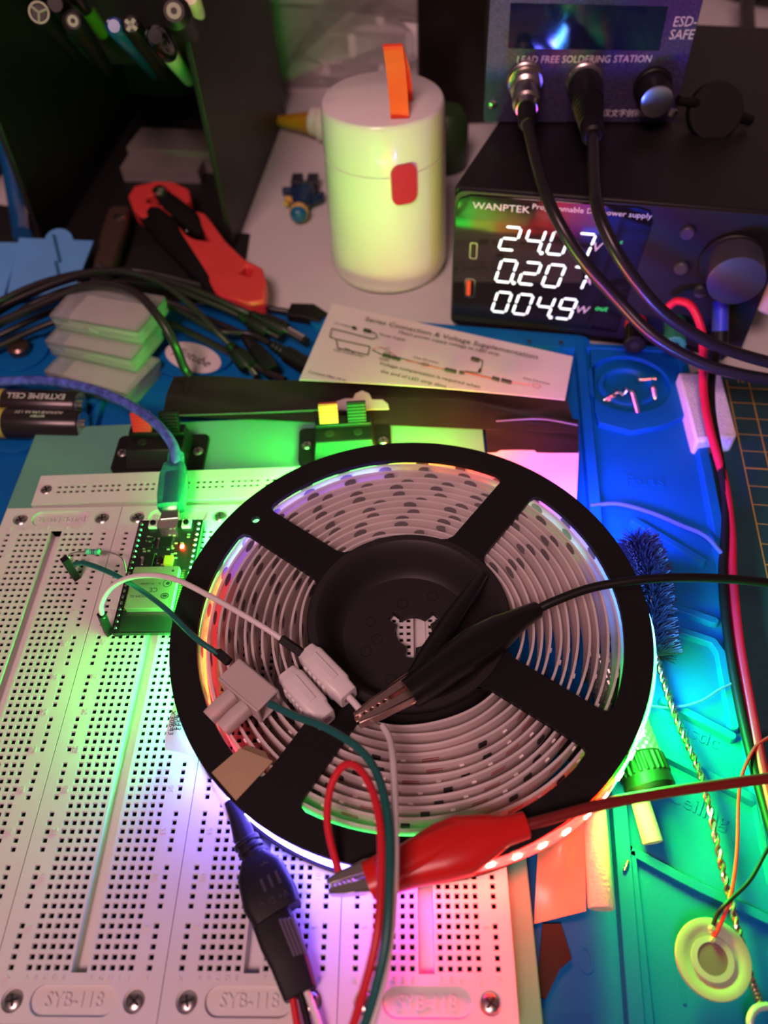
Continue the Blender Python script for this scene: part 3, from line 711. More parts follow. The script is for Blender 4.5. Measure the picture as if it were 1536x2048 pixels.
# alligator clips
def clip(label, jaw, base, rear, lev, col, wirepts, zj, zb, zr, wr, jawm, cols, up=(0, 0, 1)):
    t = thing('alligator_clip', label, 'clip', tuple(P(*base, 34.2)))
    J, B, Rr = P(*jaw, zj), P(*base, zb), P(*rear, zr)
    d = (B - J).normalized(); side = V((0, 0, 1)).cross(d).normalized()
    L = (B - J).length
    for s in (1, -1):
        b = MB(); o1 = side * (s * 1.0)
        b.M = FR(J + o1 * .35, d, side * s)
        # folded metal jaw: back, two cheeks and teeth
        b.prism([(0, 0.15), (L * .3, .15), (L * 1.15, .6), (L * 1.15, 3.6), (L * .9, 3.7), (L * .35, 2.4), (0, 1.3)], 1.7, 2.2)
        b.prism([(0, 0.15), (L * .3, .15), (L * 1.15, .6), (L * 1.15, 3.6), (L * .9, 3.7), (L * .35, 2.4), (0, 1.3)], -2.2, -1.7)
        b.loft([[(0, .9, -2.2), (0, .9, 2.2), (0, 1.5, 2.2), (0, 1.5, -2.2)], [(L * .35, 2.0, -2.2), (L * .35, 2.0, 2.2), (L * .35, 2.6, 2.2), (L * .35, 2.6, -2.2)], [(L * 1.15, 3.2, -2.2), (L * 1.15, 3.2, 2.2), (L * 1.15, 3.8, 2.2), (L * 1.15, 3.8, -2.2)]])
        for k in range(5):
            x = .8 + k * L * .11; b.prism([(x, .2), (x + L * .1, .2), (x + L * .05, -.55)], -2.0, 2.0)
        b.build('jaw', jawm, t, world=True, bevel=.15)
    for i, (secs, nm) in enumerate(lev):
        b = MB(); b.secs([(P(u, v, z), w, h) for u, v, z, w, h in secs], 24, 2.6); b.build(nm, col, t, world=True)
    b = MB(); b.tube([P(u, v, z) for u, v, z in wirepts], wr, 12); b.build('wire', cols, t, world=True)
    return t
VIN = mat('black_vinyl', (.008, .007, .008), .28, spec=.4); RVIN = mat('red_vinyl', (.60, .015, .012), .30, sss=.12)
clip('black alligator clip lying across the hub of the reel, with its black wire', (714, 1442), (830, 1372), (1075, 1218),
     [([(818, 1388, 41, 4.3, 4.6), (850, 1366, 41.5, 4.9, 5.0), (900, 1328, 42, 5.4, 5.2), (955, 1290, 42.5, 6.4, 5.2), (1000, 1262, 43, 5.4, 4.8), (1040, 1238, 44, 3.4, 3.4), (1075, 1219, 45, 2.6, 2.6), (1078, 1217, 45, 2.0, 2.0)], 'boot'),
      ([(822, 1372, 40, 2.6, 4.2), (860, 1310, 39.6, 3.4, 4.0), (905, 1240, 39.2, 3.2, 3.6), (940, 1190, 39, 2.6, 3.0), (966, 1152, 38.6, 1.6, 2.2)], 'lever_boot')],
     VIN, [(1070, 1222, 45), (1110, 1202, 47), (1190, 1174, 49), (1300, 1158, 50), (1420, 1156, 48), (1540, 1166, 44), (1640, 1182, 40)], 41, 41, 45, 1.45, BRASSY, RUB)
clip('red alligator clip gripping a red wire at the front rim of the reel', (658, 1776), (742, 1752), (1050, 1650),
     [([(738, 1762, 37, 4.9, 4.6), (760, 1752, 37.5, 5.1, 4.8), (820, 1730, 38.5, 5.6, 5.0), (880, 1706, 39.5, 7.2, 5.2), (925, 1690, 40, 7.8, 5.2), (975, 1672, 40, 5.6, 4.8), (1010, 1662, 40, 3.8, 3.8), (1052, 1650, 40, 3.4, 3.2), (1054, 1649.5, 40, 2.4, 2.4)], 'boot'),
      ([(760, 1750, 42, 3.4, 2.8), (830, 1708, 43, 3.8, 2.4), (900, 1672, 43.5, 3.2, 2.0), (985, 1645, 42, 2.2, 1.6)], 'lever_boot')],
     RVIN, [(1045, 1652, 40), (1090, 1640, 40), (1200, 1610, 39), (1330, 1585, 37), (1450, 1568, 36), (1540, 1556, 35), (1640, 1545, 34)], 36, 37, 40, 1.5, STEEL, mat('red_lead', (.17, .010, .008), .45))

# curled label under the reel
LABL = mat('label_paper', (.78, .78, .76), .6)
t = thing('paper_label', 'curled white printed label poking out under the left rim of the reel', 'label', tuple(P(365, 1470, 18.6)))
rows = []
prof = [(392, 1385, 32), (372, 1392, 32), (352, 1400, 30), (340, 1420, 27), (334, 1450, 24), (331, 1480, 21.5), (334, 1496, 20)]
a_row = [P(395, 1392, 31), P(412, 1440, 29), P(420, 1490, 25), P(412, 1520, 19.6)]
b_row = [P(352, 1396, 30), P(338, 1440, 29), P(330, 1476, 25), P(330, 1500, 19.6)]
A2, B2 = spline(a_row, 5), spline(b_row, 5)
for p, q in zip(A2, B2): rows.append([q.lerp(p, k / 6) + V((0, 0, 1.2 * math.sin(PI * k / 6))) for k in range(7)])
b = MB(); b.sheet(rows, .2); b.build('paper', LABL, t, world=True)
e = MB()
for k, s_ in enumerate(('X30643', '9063', '2943')): e.text(s_, 2.4, FR(P(345 + k * 7, 1448, 29.3 + k * .2) + V((0, 0, 1)), P(340 + k * 7, 1480, 26) - P(345 + k * 7, 1440, 29), (1, 0, 0.2)), .03)
e.build('lettering', INK, t, world=True)

# ------------------------------------------------------------------ blue USB cable
UC = mat('blue_cable', (.10, .15, .62), .22, trans=.15, noise=.5, nscale=250)
t = thing('usb_cable', 'translucent blue braided USB cable plugged into the microcontroller board', 'cable', tuple(P(347, 940, 20)))
MB().tube([P(-90, 775, 14), P(0, 764, 16), P(90, 762, 20), P(180, 777, 26), P(255, 808, 31), P(310, 845, 34), P(343, 885, 33), P(352, 915, 31), P(352, 935, 29)], 2.1, 12).build('cord', UC, t, world=True)
UB = mat('teal_clear', (.06, .34, .42), .15, trans=.7, noise=.2)
b = MB(); b.secs([(P(352, 908, 29.5), 3.2, 3.0), (P(351, 925, 28.5), 3.4, 3.2), (P(350, 934, 28), 3.0, 2.9)], 18); b.secs([(P(350, 932, 28), 4.2, 3.6), (P(348, 955, 27), 5.4, 4.2), (P(345, 990, 26), 5.6, 4.2), (P(342, 1016, 25.6), 5.0, 3.8)], 24, 4)
b.build('plug_grip', UB, t, world=True)
b = MB(); b.secs([(P(348, 950, 27), 2.6, 2.0), (P(343, 1014, 25.6), 3.0, 2.2)], 12, 6); b.build('plug_core', mat('plug_core', (.12, .13, .13), .4), t, world=True)
b = MB(); b.secs([(P(342, 1012, 25.4), 3.4, 1.4), (P(340, 1040, 24.6), 3.4, 1.4)], 16, 6); b.build('metal_tip', NICK, t, world=True)

# ------------------------------------------------------------------ batteries
BAT = mat('battery_black', (.03, .022, .026), .25, .3); YEL = mat('battery_yellow', (.62, .55, .08), .3, .2)
def battery(u0, v0, u1, v1, label, words):
    p, q = P(u0, v0, 9.8), P(u1, v1, 9.8); d = (q - p).normalized(); q = p + d * 50
    p = q - d * 50 if False else p
    t = thing('battery', label, 'battery', (p.x, p.y, 2.7), math.atan2(d.y, d.x), 'AA batteries on the blue mat')
    c = 7.1; X = V((1, 0, 0))
    MB().turned((14, 0, c), (50, 0, c), [(0, 7), (34.5, 7), (35.2, 6.6)], 28).build('wrapper', BAT, t)
    MB().turned((0, 0, c), (14, 0, c), [(-.5, 6.6), (0, 7), (14, 7)], 28).build('band', YEL, t)['label'] = 'yellow end band'
    MB().turned((49, 0, c), (52, 0, c), [(0, 6.2), (.6, 6.2), (.6, 2.7), (2, 2.7)], 24).build('terminal_cap', NICK, t)
    e = MB()
    for s_, y, sz in words: a = math.asin(y / 7.05); e.text(s_, sz, FR((31, y, c + 7.03 * math.cos(a)), (-1, 0, 0), (0, -math.cos(a), math.sin(a))), .08)
    e.build('lettering', PAPER, t)
    return t
battery(-42, 806, 160, 812, 'AA battery nearer the blue cable, printed EXTREME CELL', [('EXTREME CELL', -1.2, 4.2)])
battery(-42, 845, 160, 850, 'AA battery nearer the base plate, covered in fine print', [('ALKALINE LR6 AA 1.5V', 0.6, 2.2), ('BATTERY', -1.6, 1.6)])

# ------------------------------------------------------------------ clear boxes
def clearbox(pts, z0, z1, label):
    a, bq, c_, d_ = [P(u, v, z1) for u, v in pts]
    ce = (a + bq + c_ + d_) / 4; ax = (bq - a); an = math.atan2(ax.y, ax.x); L = 48; W_ = 27
    t = thing('plastic_box', label, 'box', (ce.x, ce.y, z0), an, 'clear plastic boxes in a stack on the mat')
    H = z1 - z0; CP = mat('box_acrylic', (.93, .96, .93), .10, trans=.8, ior=1.4, noise=.02)
    b = MB(); l, w_ = L / 2, W_ / 2
    h2 = H * .52
    b.prism(rrect(-l, -w_, l, w_, 1, 2), 0, .9); b.prism(rrect(-l, -w_, l, w_, 1, 2), .9, h2, [rrect(-l + 1, -w_ + 1, l - 1, w_ - 1, .6, 2)]); b.build('tray', CP, t)
    b = MB(); b.prism(rrect(-l - .3, -w_ - .3, l + .3, w_ + .3, 1, 2), H - .9, H); b.prism(rrect(-l - .3, -w_ - .3, l + .3, w_ + .3, 1, 2), h2 + .15, H - .9, [rrect(-l + .8, -w_ + .8, l - .8, w_ - .8, .6, 2)]); b.build('lid', CP, t)
    MB().box(-4, -w_ - 1.1, h2 - 1.2, 2, -w_ - .3, h2 + 1.4).build('catch', CP, t, bevel=.3)
    MB().box(-l + 6, -w_ + 4, 1, l - 6, w_ - 4, h2).build('white_lining', mat('lining', (.74, .70, .67), .7), t)
    return t
clearbox([(75, 725), (250, 775), (335, 738), (160, 685)], 2.7, 11.2, 'lowest clear plastic box of the stack of three on the mat')
clearbox([(75, 665), (265, 705), (338, 668), (150, 625)], 11.3, 19.8, 'middle clear plastic box of the stack of three on the mat')
clearbox([(82, 617), (278, 652), (345, 605), (160, 577)], 19.9, 28.4, 'topmost clear plastic box of the stack of three on the mat')

# ------------------------------------------------------------------ leaflet, bag, pink lit paper
lf = thing('leaflet', 'white instruction leaflet with a wiring diagram, in front of the jar', 'leaflet', tuple(P(880, 700, 3)))
LC = [P(598, 760, 17.5), P(1130, 800, 15), P(665, 607, 15), P(1146, 713, 15)]
b = MB(); b.sheet(strip_rows(LC[0], LC[1], LC[2], LC[3], 10, lambda s_, t_: 1.5 * math.sin(PI * t_) * (1 - s_)), .25); b.build('paper', PAPER, lf, world=True)
Lx = (LC[3] - LC[2]).normalized(); Ly = (LC[2] - LC[0]).normalized(); Nn = Lx.cross(Ly).normalized()
def onleaf(u, v): # point on the sheet seen at (u,v)
    d = ray(u, v); q = CAM + d * (Nn.dot(LC[2] - CAM) / Nn.dot(d)); return q + V((0, 0, 1.9))
def lt(e, s_, u, v, size, al='CENTER'): e.text(s_, size, FR(onleaf(u, v), Lx, Ly), .02, al)
e = MB(); lt(e, 'Series Connection & Voltage Supplementation', 898, 681, 4.6); lt(e, 'Match power supply voltage to LED strip', 896, 692, 3.0)
lt(e, 'Voltage compensation is required when', 780, 754, 2.9, 'LEFT') if 0 else lt(e, 'Voltage compensation is required when', 858, 756, 3.0); lt(e, 'the end of LED strip dims.', 828, 764, 3.0)
lt(e, 'AC Adapter', 688, 656, 2.0); lt(e, 'Power Supply', 785, 680, 2.4); lt(e, 'LED Controller', 698, 712, 2.4); lt(e, 'Data Direction', 852, 726, 2.0); lt(e, 'Data Direction', 1072, 768, 2.0)
lt(e, '+V', 775, 702, 1.8); lt(e, 'Data', 775, 711, 1.8); lt(e, 'GND', 768, 725, 2.2)
lt(e, 'Connect Max 10 m', 655, 758, 2.4)
def ln(e, pts, r=.25): e.tube([onleaf(u, v) for u, v in pts], r, 5, 1)
e2 = MB()
for pts in ([(735, 668), (750, 672), (755, 680), (745, 684), (700, 672), (664, 663), (660, 680), (672, 684)], [(672, 684), (740, 699), (736, 716), (676, 702), (672, 684)], [(690, 702), (700, 706), (708, 712)],
            [(745, 706), (765, 716), (800, 722)], [(800, 722), (840, 733), (890, 745)], [(920, 748), (990, 764)], [(965, 727), (963, 740), (955, 752), (930, 748)], [(945, 725), (960, 725), (965, 728)]): 
    for i in range(len(pts) - 1): ln(e2, pts[i:i + 2], .22)
for p0, p1, w in (((728, 666), (742, 669), .9), ((706, 661), (712, 663), .8), ((766, 716), (782, 720), .9), ((784, 721), (800, 725), .9), ((890, 745), (912, 750), .9), ((918, 751), (928, 752), .8), ((942, 723), (958, 727), 1.0), ((984, 762), (998, 766), .9), ((1002, 766), (1022, 771), .9), ((960, 745), (958, 750), .7)): ln(e2, [p0, p1], w)
e2.build('diagram', INK, lf, world=True); e.build('lettering', INK, lf, world=True)
e = MB(); RI = mat('red_ink', (.55, .08, .06), .8)
for (u, v) in ((850, 735), (1072, 778)): M = FR(onleaf(u, v), Lx, Ly); e.M = M; e.prism(circ(0, 0, 2.0, 20, 1.3), -.02, .06, [circ(0, 0, 1.75, 20, 1.05)]); e.M = Matrix()
for pts in ([(745, 705), (760, 700), (775, 706), (800, 724)], [(812, 727), (845, 734)], [(858, 738), (885, 744)], [(925, 750), (985, 764)], [(1022, 770), (1060, 776)]): ln(e, pts, .16)
e.build('red_marks', RI, lf, world=True)

BAG = mat('bag_film', (.020, .013, .013), .25, noise=.4, nscale=18)
bag = thing('zip_bag', 'dark crumpled plastic packaging bag lying between the leaflet and the base plate', 'bag', tuple(P(740, 800, 10)))
def wr(s_, t_): return 1.1 * math.sin(9 * t_ + 3 * s_) * math.sin(PI * s_) + .7 * math.sin(23 * t_ + 5 * s_) * s_
b = MB(); b.sheet(strip_rows(P(325, 832, 11.5), P(1156, 868, 11.5), P(347, 752, 13), P(1128, 783, 13), 24, lambda s_, t_: wr(s_, t_) + 0.5), .3)
b.sheet(strip_rows(P(975, 905, 10.8), P(1157, 905, 10.8), P(968, 826, 12.2), P(1157, 838, 12.4), 12, lambda s_, t_: .8 * math.sin(11 * s_ + 5 * t_) * s_), .3)
b.build('film', BAG, bag, world=True)
for pts in ([P(322, 832, 12.2), P(450, 828, 12.6), P(600, 822, 12.8), P(668, 818, 12.8)], [P(992, 842, 14), P(1080, 838, 14), P(1155, 850, 13.6)]): MB().tube(pts, .35, 8, 6).build('seal_edge', mat('film_edge', (.16, .15, .15), .25, .3), bag, world=True)
h = MB(); pts = [(668, 812), (672, 803), (690, 797), (706, 797), (711, 787), (724, 781), (738, 787), (744, 799), (765, 799), (776, 808), (778, 818), (668, 820)]
h.prism([(p.x, p.y) for p in (P(u, v, 15.6) for u, v in pts)], 15.2, 15.6)
h.build('hang_tab', mat('clear_tab', (.62, .56, .56), .25, trans=.2), bag, world=True)['label'] = 'pale clear hanging tab'
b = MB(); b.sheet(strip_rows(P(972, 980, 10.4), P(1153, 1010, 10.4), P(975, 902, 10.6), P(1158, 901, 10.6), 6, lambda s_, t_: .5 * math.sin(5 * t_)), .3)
tag(b.build('card_sheet', mat('pink_light_card', (.78, .55, .62), .6)), 'card sheet with pink light put into its color, sticking out behind the right of the reel', 'card')  # white card; the pink light falling on it is put into its color

# ------------------------------------------------------------------ dish screws, foam, small bits
def tinyscrew(u, v, u2, v2, z, label):
    p, q = P(u, v, z), P(u2, v2, z - .6)
    t = thing('metal_screw', label, 'screw', (p.x, p.y, 2.7), 0, 'loose screws in the mat dish')
    d = (q - p); L = d.length; d.normalize()
    MB().turned(p - d * 1.2, q, [(0, .8), (.3, 1.7), (1.0, 1.9), (1.3, 1.1)], 14).build('head', NICK, t, world=True)
    pr = [(0, 1.0)]
    k = .4
    while k < L - 1: pr += [(k, 1.15), (k + .35, .8)]; k += .75
    pr += [(L, .25)]
    MB().turned(p, q, pr, 10).build('shank', NICK, t, world=True)
for a in ((1278, 760, 1315, 757, 4.4, 'screw lying highest in the dish, pointing right'), (1307, 778, 1311, 802, 4.6, 'screw standing at the right side of the dish, pointing down'),
          (1265, 787, 1276, 828, 5.6, 'longest screw reaching down over the front edge of the dish'), (1252, 783, 1244, 792, 4.4, 'short stubby screw beside the long one in the dish'),
          (1234, 786, 1206, 801, 4.2, 'screw lying at the left of the dish, pointing left'), (1226, 796, 1210, 805, 3.8, 'half hidden screw in front of the leftmost one')): tinyscrew(*a)
FO = mat('foam_white', (.70, .66, .72), .9, bump=1.0, bscale=900, noise=.12, nscale=900)
b = MB(); q = [P(1360, 733, 14), P(1446, 735, 14), P(1480, 862, 14), P(1397, 872, 14)]
b.prism([(p.x, p.y) for p in q], .1, 11); tag(b.build('foam_block', FO, bevel=1.5), 'white foam block beside the mat, under the red and black cable', 'foam')
# brush
br = thing('bottle_brush', 'black bristle wire brush with twisted metal stem right of the reel', 'brush', tuple(P(1330, 1300, 3)))
stem = [P(1272, 1080, 14), P(1300, 1160, 13.5), P(1312, 1300, 11), P(1350, 1430, 9), P(1404, 1560, 8.5), P(1448, 1750, 8), P(1494, 1930, 7.4), P(1520, 2010, 7)]
sp_ = spline(stem, 20); tw1 = []; tw2 = []
for i, p in enumerate(sp_):
    d = (sp_[min(i + 1, len(sp_) - 1)] - sp_[max(i - 1, 0)]).normalized(); x = d.orthogonal().normalized() if i == 0 else (x - d * x.dot(d)).normalized()
    y = d.cross(x); a = i * 1.15
    tw1.append(p + (x * math.cos(a) + y * math.sin(a)) * .62); tw2.append(p - (x * math.cos(a) + y * math.sin(a)) * .62)
b = MB(); b.tube(tw1, .62, 8, 3); b.tube(tw2, .62, 8, 3); b.build('twisted_stem', mat('stem_steel', (.70, .62, .50), .25, 1), br, world=True)
b = MB(); random.seed(11); bl = [p for p in sp_[:48]]
for k in range(3600):
    s_ = random.random() * 42; i = int(s_); p = bl[i].lerp(bl[i + 1], s_ - i); d = (bl[i + 1] - bl[i]).normalized()
    x = d.orthogonal().normalized(); y = d.cross(x); a = (s_ * 1.15) + random.gauss(0, .45) + (PI if k % 2 else 0); L = 8.6 * random.uniform(.75, 1.05)
    v = (x * math.cos(a) + y * math.sin(a)) + d * random.gauss(0, .12)
    if p.z + v.z * L < 3: L = max(2, (p.z - 3) / max(.05, -v.z))
    b.cyl(p, p + v * L, .17, .12, 3)
o = b.build('bristles', mat('bristle', (.010, .009, .014), .35), br, world=True, smooth=0); o['kind'] = 'stuff'
# knurled tool
kn = thing('knurled_tool', 'green lit knurled cylinder with a black ridged end cap, half under the reel', 'tool', tuple(P(1285, 1500, 3)))
k0, k1 = P(1254, 1452, 10.6), P(1290, 1550, 10.6); dk = (k1 - k0).normalized(); k0 = k1 - dk * 40
xk = dk.orthogonal().normalized(); yk = dk.cross(xk)
b = MB(); rings = []
for i in range(56):
    rings.append([k0 + dk * (i * .62) + (xk * math.cos(2 * PI * k / 64) + yk * math.sin(2 * PI * k / 64)) * (6.7 + (.32 if (k + i) % 4 < 2 else 0) + (.32 if (k - i) % 4 < 2 else 0)) for k in range(64)])
b.loft(rings); b.build('knurled_grip', mat('knurl_metal', (.45, .46, .44), .3, .7), kn, world=True, smooth=20)
b = MB(); rings = []
for t, r in ((34.7, 7.2), (35, 7.8), (40.5, 8.0), (41, 7.6), (44.5, 7.9), (46, 7.2), (46.5, 6.2)):
    rings.append([k0 + dk * t + (xk * math.cos(2 * PI * k / 96) + yk * math.sin(2 * PI * k / 96)) * (r - (.45 if (k % 4 < 2 and 34.8 < t < 40.8) else 0)) for k in range(96)])
b.loft(rings); b.build('ridged_cap', BLK, kn, world=True, smooth=25)
# foam tubes
FT = mat('foam_cream', (.74, .72, .50), .85, bump=.7, bscale=1200, noise=.05, nscale=600)
def ftube(p, q, r, label):
    t = MB(); p = P(*p); q = P(*q); t.turned(p, q, [(0, r * .9), ((q - p).length - .4, r), ((q - p).length, r * .93)], 28)
    tag(t.build('foam_tube', FT), label, 'foam tube', 'cream foam tubes')
ftube((1268, 1560, 9), (1306, 1686, 7.4), 3.1, 'short cream foam tube poking out beside the knurled tool')
ftube((1186, 1580, 14), (1203, 1818, 13), 3.7, 'long cream foam tube beside the orange lit packet')
# clear packet, the orange light on it put into the film color
OP = mat('packet_film', (.85, .42, .26), .3, trans=.15, sss=.2)
b = MB(); rows = strip_rows(P(1068, 1848, 4), P(1172, 1822, 5), P(1078, 1640, 11), P(1170, 1600, 15), 12, lambda s_, t_: 5.5 * math.exp(-((s_ - .62) / .28) ** 2 - ((t_ - .45) / .3) ** 2))
b.sheet(rows, .35)
tag(b.build('plastic_packet', OP), 'thin clear plastic packet with orange light put into its color, beside the base plate', 'packet')
# dark sheet standing in for the shade under the plate edge
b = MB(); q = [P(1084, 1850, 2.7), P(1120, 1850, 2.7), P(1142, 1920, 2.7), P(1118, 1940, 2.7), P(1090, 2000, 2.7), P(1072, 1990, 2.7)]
b.prism([(p.x, p.y) for p in q], 2.7, 4.2); tag(b.build('plate_shade_patch', BLKM), 'dark patch painting the shade under the base plate edge', 'shade patch')
# piezo disc
pz = thing('piezo_disc', 'round pale piezo disc with soldered red and black wires on the mat', 'piezo disc', tuple(P(1425, 1922, 2.7)))
pc = P(1426, 1918, 9.5); tilt = Matrix.Translation(pc) @ Matrix.Rotation(rad(6), 4, 'X')
b = MB(tilt); b.lathe([(9.6, -.6), (10.2, 0), (10.0, .7), (7.6, .9), (6.6, .3), (.5, .3)], 48); b.build('disc', mat('piezo_cream', (.31, .42, .26), .5), pz, world=True)
b = MB(tilt @ Matrix.Translation((-.3, 0, 0))); b.prism(circ(0, 0, 5.7, 40), .2, .9, [circ(0, 0, 4.1, 40)]); b.build('metal_ring', mat('piezo_ring', (.60, .72, .55), .3, .5), pz, world=True)
b = MB(tilt @ Matrix.Translation((-.3, 0, 0))); b.prism(circ(0, 0, 4.1, 40), .2, .7); b.build('ceramic', mat('piezo_grey', (.13, .115, .10), .5), pz, world=True)
b = MB(); b.sphere(P(1424, 1858, 11), 1.2, 12); b.sphere(P(1426, 1880, 11), .9, 10); b.build('solder_blob', mat('solder', (.8, .68, .6), .3, .8), pz, world=True)
MB().tube([P(1425, 1878, 11), P(1440, 1850, 12), P(1462, 1790, 14), P(1474, 1700, 12), P(1477, 1600, 9), P(1484, 1550, 9), P(1510, 1495, 9), P(1545, 1470, 8)], .55, 8).build('wire', RDW, pz, world=True)['label'] = 'red wire'
MB().tube([P(1424, 1858, 11), P(1434, 1830, 12.5), P(1455, 1805, 15), P(1500, 1760, 14), P(1540, 1690, 12), P(1600, 1600, 10)], .6, 8).build('wire', RUB, pz, world=True)['label'] = 'black wire'
# small brass bit
p, q = P(1247, 1742, 6.6), P(1256, 1722, 6.6)
b = MB(); b.turned(p + V((0, 0, .6)), q + V((0, 0, .6)), [(0, .35), (.5, .6), (1, .4), (1.6, .65), (2.4, .4), (3.2, .5)], 10); tag(b.build('metal_bit', mat('brass_bit', (.8, .72, .4), .3, 1)), 'tiny brass colored pin lying on the mat ridge', 'pin')
# fine wires on the mat
CW = mat('clear_wire', (.14, .22, .62), .3, trans=.3)
b = MB(); b.tube([P(1180, 1012, 6), P(1235, 1008, 6), P(1300, 1025, 6), P(1360, 1050, 6), P(1410, 1072, 7), P(1445, 1108, 7)], .85, 8); tag(b.build('thin_wire', CW), 'thin translucent blue wire crossing the Parts tray of the mat', 'wire')
b = MB(); b.tube([P(1290, 1410, 6), P(1345, 1415, 6.5), P(1400, 1402, 6.5), P(1440, 1378, 7), P(1490, 1355, 7)], .45, 8); tag(b.build('thin_wire', CW), 'fine translucent wire looping over the mat below the brush bristles', 'wire')
b = MB(); b.tube([P(1535, 2012, 8), P(1512, 2018, 9), P(1500, 2040, 9), P(1505, 2070, 8)], 1.0, 10); tag(b.build('wire_hook', mat('hook_plastic', (.45, .62, .55), .3, .2)), 'pale bent wire hook at the bottom right corner', 'hook')

# ------------------------------------------------------------------ jar
jar = thing('storage_jar', 'white lidded cylindrical jar with a red latch and orange strap', 'jar', (100.3, 346.8, 0))
JW = mat('jar_white', (.80, .76, .74), .22, noise=.01, coat=.3)
def ry_at(z): return 31.8 - (31.8 - 29.4) * z / 90
MB().lathe([(1, .1), (27, .1), (30.2, 2.5), (31.8, 6.5), (ry_at(30), 30), (ry_at(66), 66), (ry_at(66) - .5, 66.3), (10, 66.3)], 96).build('body', JW, jar)
MB().lathe([(10, 66.4), (ry_at(66) - .5, 66.4), (ry_at(67), 66.8), (ry_at(87), 87), (28.7, 89.2), (27.6, 90), (1, 90)], 96).build('lid', JW, jar)
LA = rad(-72)
M = Matrix.Rotation(LA, 4, 'Z') @ FR((30.6, 0, 62.5), (0, 1, 0), (-.03, 0, 1))
b = MB(M); b.prism(rrect(-6.2, -9.5, 6.2, 9.5, 4, 6), -1.2, 1.0); b.build('latch', mat('latch_red', (.55, .02, .035), .35), jar, bevel=.4)
b = MB(); ST = mat('strap_orange', (.92, .075, .015), .55, bump=.3, bscale=1500)
s0, s1 = P(800, 236, 90.3), P(786, 96, 119); 
y2 = jar_c = V((100.3, 346.8, 0))
pth = spline([s0, s0.lerp(s1, .5) + V((0, 2, 3)), s1, s1 + V((0, 4, -1)), s1 + V((3, 6, -12)), V((s0.x + 2, s0.y + 16, 90.4))], 6)
rows = [[p + V((-4.3, 0, 0)), p + V((0, 0, 0)), p + V((4.3, 0, 0))] for p in pth]
a_ = MB(); vs_ = []; 
a_.loft([[p + V((-4.2, -.35, 0)), p + V((4.2, -.35, 0)), p + V((4.2, .35, 0)), p + V((-4.2, .35, 0))] for p in pth]); a_.build('strap', ST, jar, world=True)

# ------------------------------------------------------------------ power supply
O = V((131.9, 291.5, 0)); PA = rad(-12.3)
psu = thing('power_supply', 'black bench power supply with white digits reading 24.07 volts', 'power supply', O, PA)
PF = mat('psu_black', (.010, .008, .009), .5, bump=.1, bscale=1200, spec=.35); PFACE = mat('psu_face', (.011, .009, .015), .5, bump=.1, bscale=1500, spec=.35)
MB().prism([(0, 0), (141, 0), (175, 190), (34, 190)], 2, 75.5).build('case', PF, psu, bevel=1.2)
b = MB(FR((0, 0, 0), (1, 0, 0), (0, 0, 1))); b.prism(rrect(.5, 2, 140.5, 75, 5, 5), 0, 2); b.build('front_panel', PFACE, psu, bevel=.4)
b = MB(FR((0, -2, 0), (1, 0, 0), (0, 0, 1))); b.prism([(1.2, 9), (82, 9), (84, 40), (86, 68), (84, 73), (79, 74.2), (8, 73.6), (3, 71.5), (1.2, 66)], 0, .8); b.build('display_window', mat('display_black', (.010, .006, .010), .07, spec=.8), psu, bevel=.3)
for x in (12, 128):
    for y in (14, 176): MB().cyl((x + y * .17, y, 0), (x + y * .17, y, 2.2), 6).build('rubber_foot', RUB, psu)
FM = FR((0, -2.8, 0), (1, 0, 0), (0, 0, 1))     # local frame of the window face
def pf(u, v): s_, h = PV(u, v, O + V((math.sin(PA), -math.cos(PA), 0)) * 2.8, PA); return s_, h
SEG = {'0': 'abcdef', '2': 'abged', '4': 'fgbc', '7': 'abc', '9': 'abcdfg'}
DG = mat('digit_white', (.9, .95, 1), .4, emit=(.70, .90, 1.0), es=1.25)
def digit(ch, s0, h0, w, hh, b, k=.2):
    th = w * .16; g = .35
    def bar(x0, y0, x1, y1):
        dx, dy = x1 - x0, y1 - y0; L = math.hypot(dx, dy); ux, uy = dx / L, dy / L; nx_, ny_ = -uy * th / 2, ux * th / 2
        q = [(x0 + ux * g, y0 + uy * g), (x0 + ux * (g + th / 2) + nx_, y0 + uy * (g + th / 2) + ny_), (x1 - ux * (g + th / 2) + nx_, y1 - uy * (g + th / 2) + ny_), (x1 - ux * g, y1 - uy * g), (x1 - ux * (g + th / 2) - nx_, y1 - uy * (g + th / 2) - ny_), (x0 + ux * (g + th / 2) - nx_, y0 + uy * (g + th / 2) - ny_)]
        b.prism([(s0 + x + k * y, h0 + y) for x, y in q], 0.01, .06)
    P_ = {'a': (0, hh, w, hh), 'b': (w, hh / 2, w, hh), 'c': (w, 0, w, hh / 2), 'd': (0, 0, w, 0), 'e': (0, 0, 0, hh / 2), 'f': (0, hh / 2, 0, hh), 'g': (0, hh / 2, w, hh / 2)}
    for c in SEG[ch]: bar(*P_[c])
for txt, dot, (ua, va), (ub, vb), (ut, vt) in (('2407', 1, (997, 498), (1142, 503), (1008, 453)), ('0207', 0, (990, 562), (1132, 567), (1000, 519)), ('0049', 2, (983, 622), (1111, 627), (992, 583))):
    sa, ha = pf(ua, va); sb, hb = pf(ub, vb); hh = pf(ut, vt)[1] - ha
    b = MB(FM); pit = (sb - sa) / 3
    for i, c in enumerate(txt): digit(c, sa + pit * i, ha, pit * .66, hh, b)
    x = sa + pit * (dot + .80); b.prism(circ(x, ha, .95, 12), .01, .06)
    b.build('lit_digits', DG, psu)
PKI = mat('print_pink', (.62, .50, .66), .6, emit=(.8, .5, .75), es=.12)
b = MB(FM)
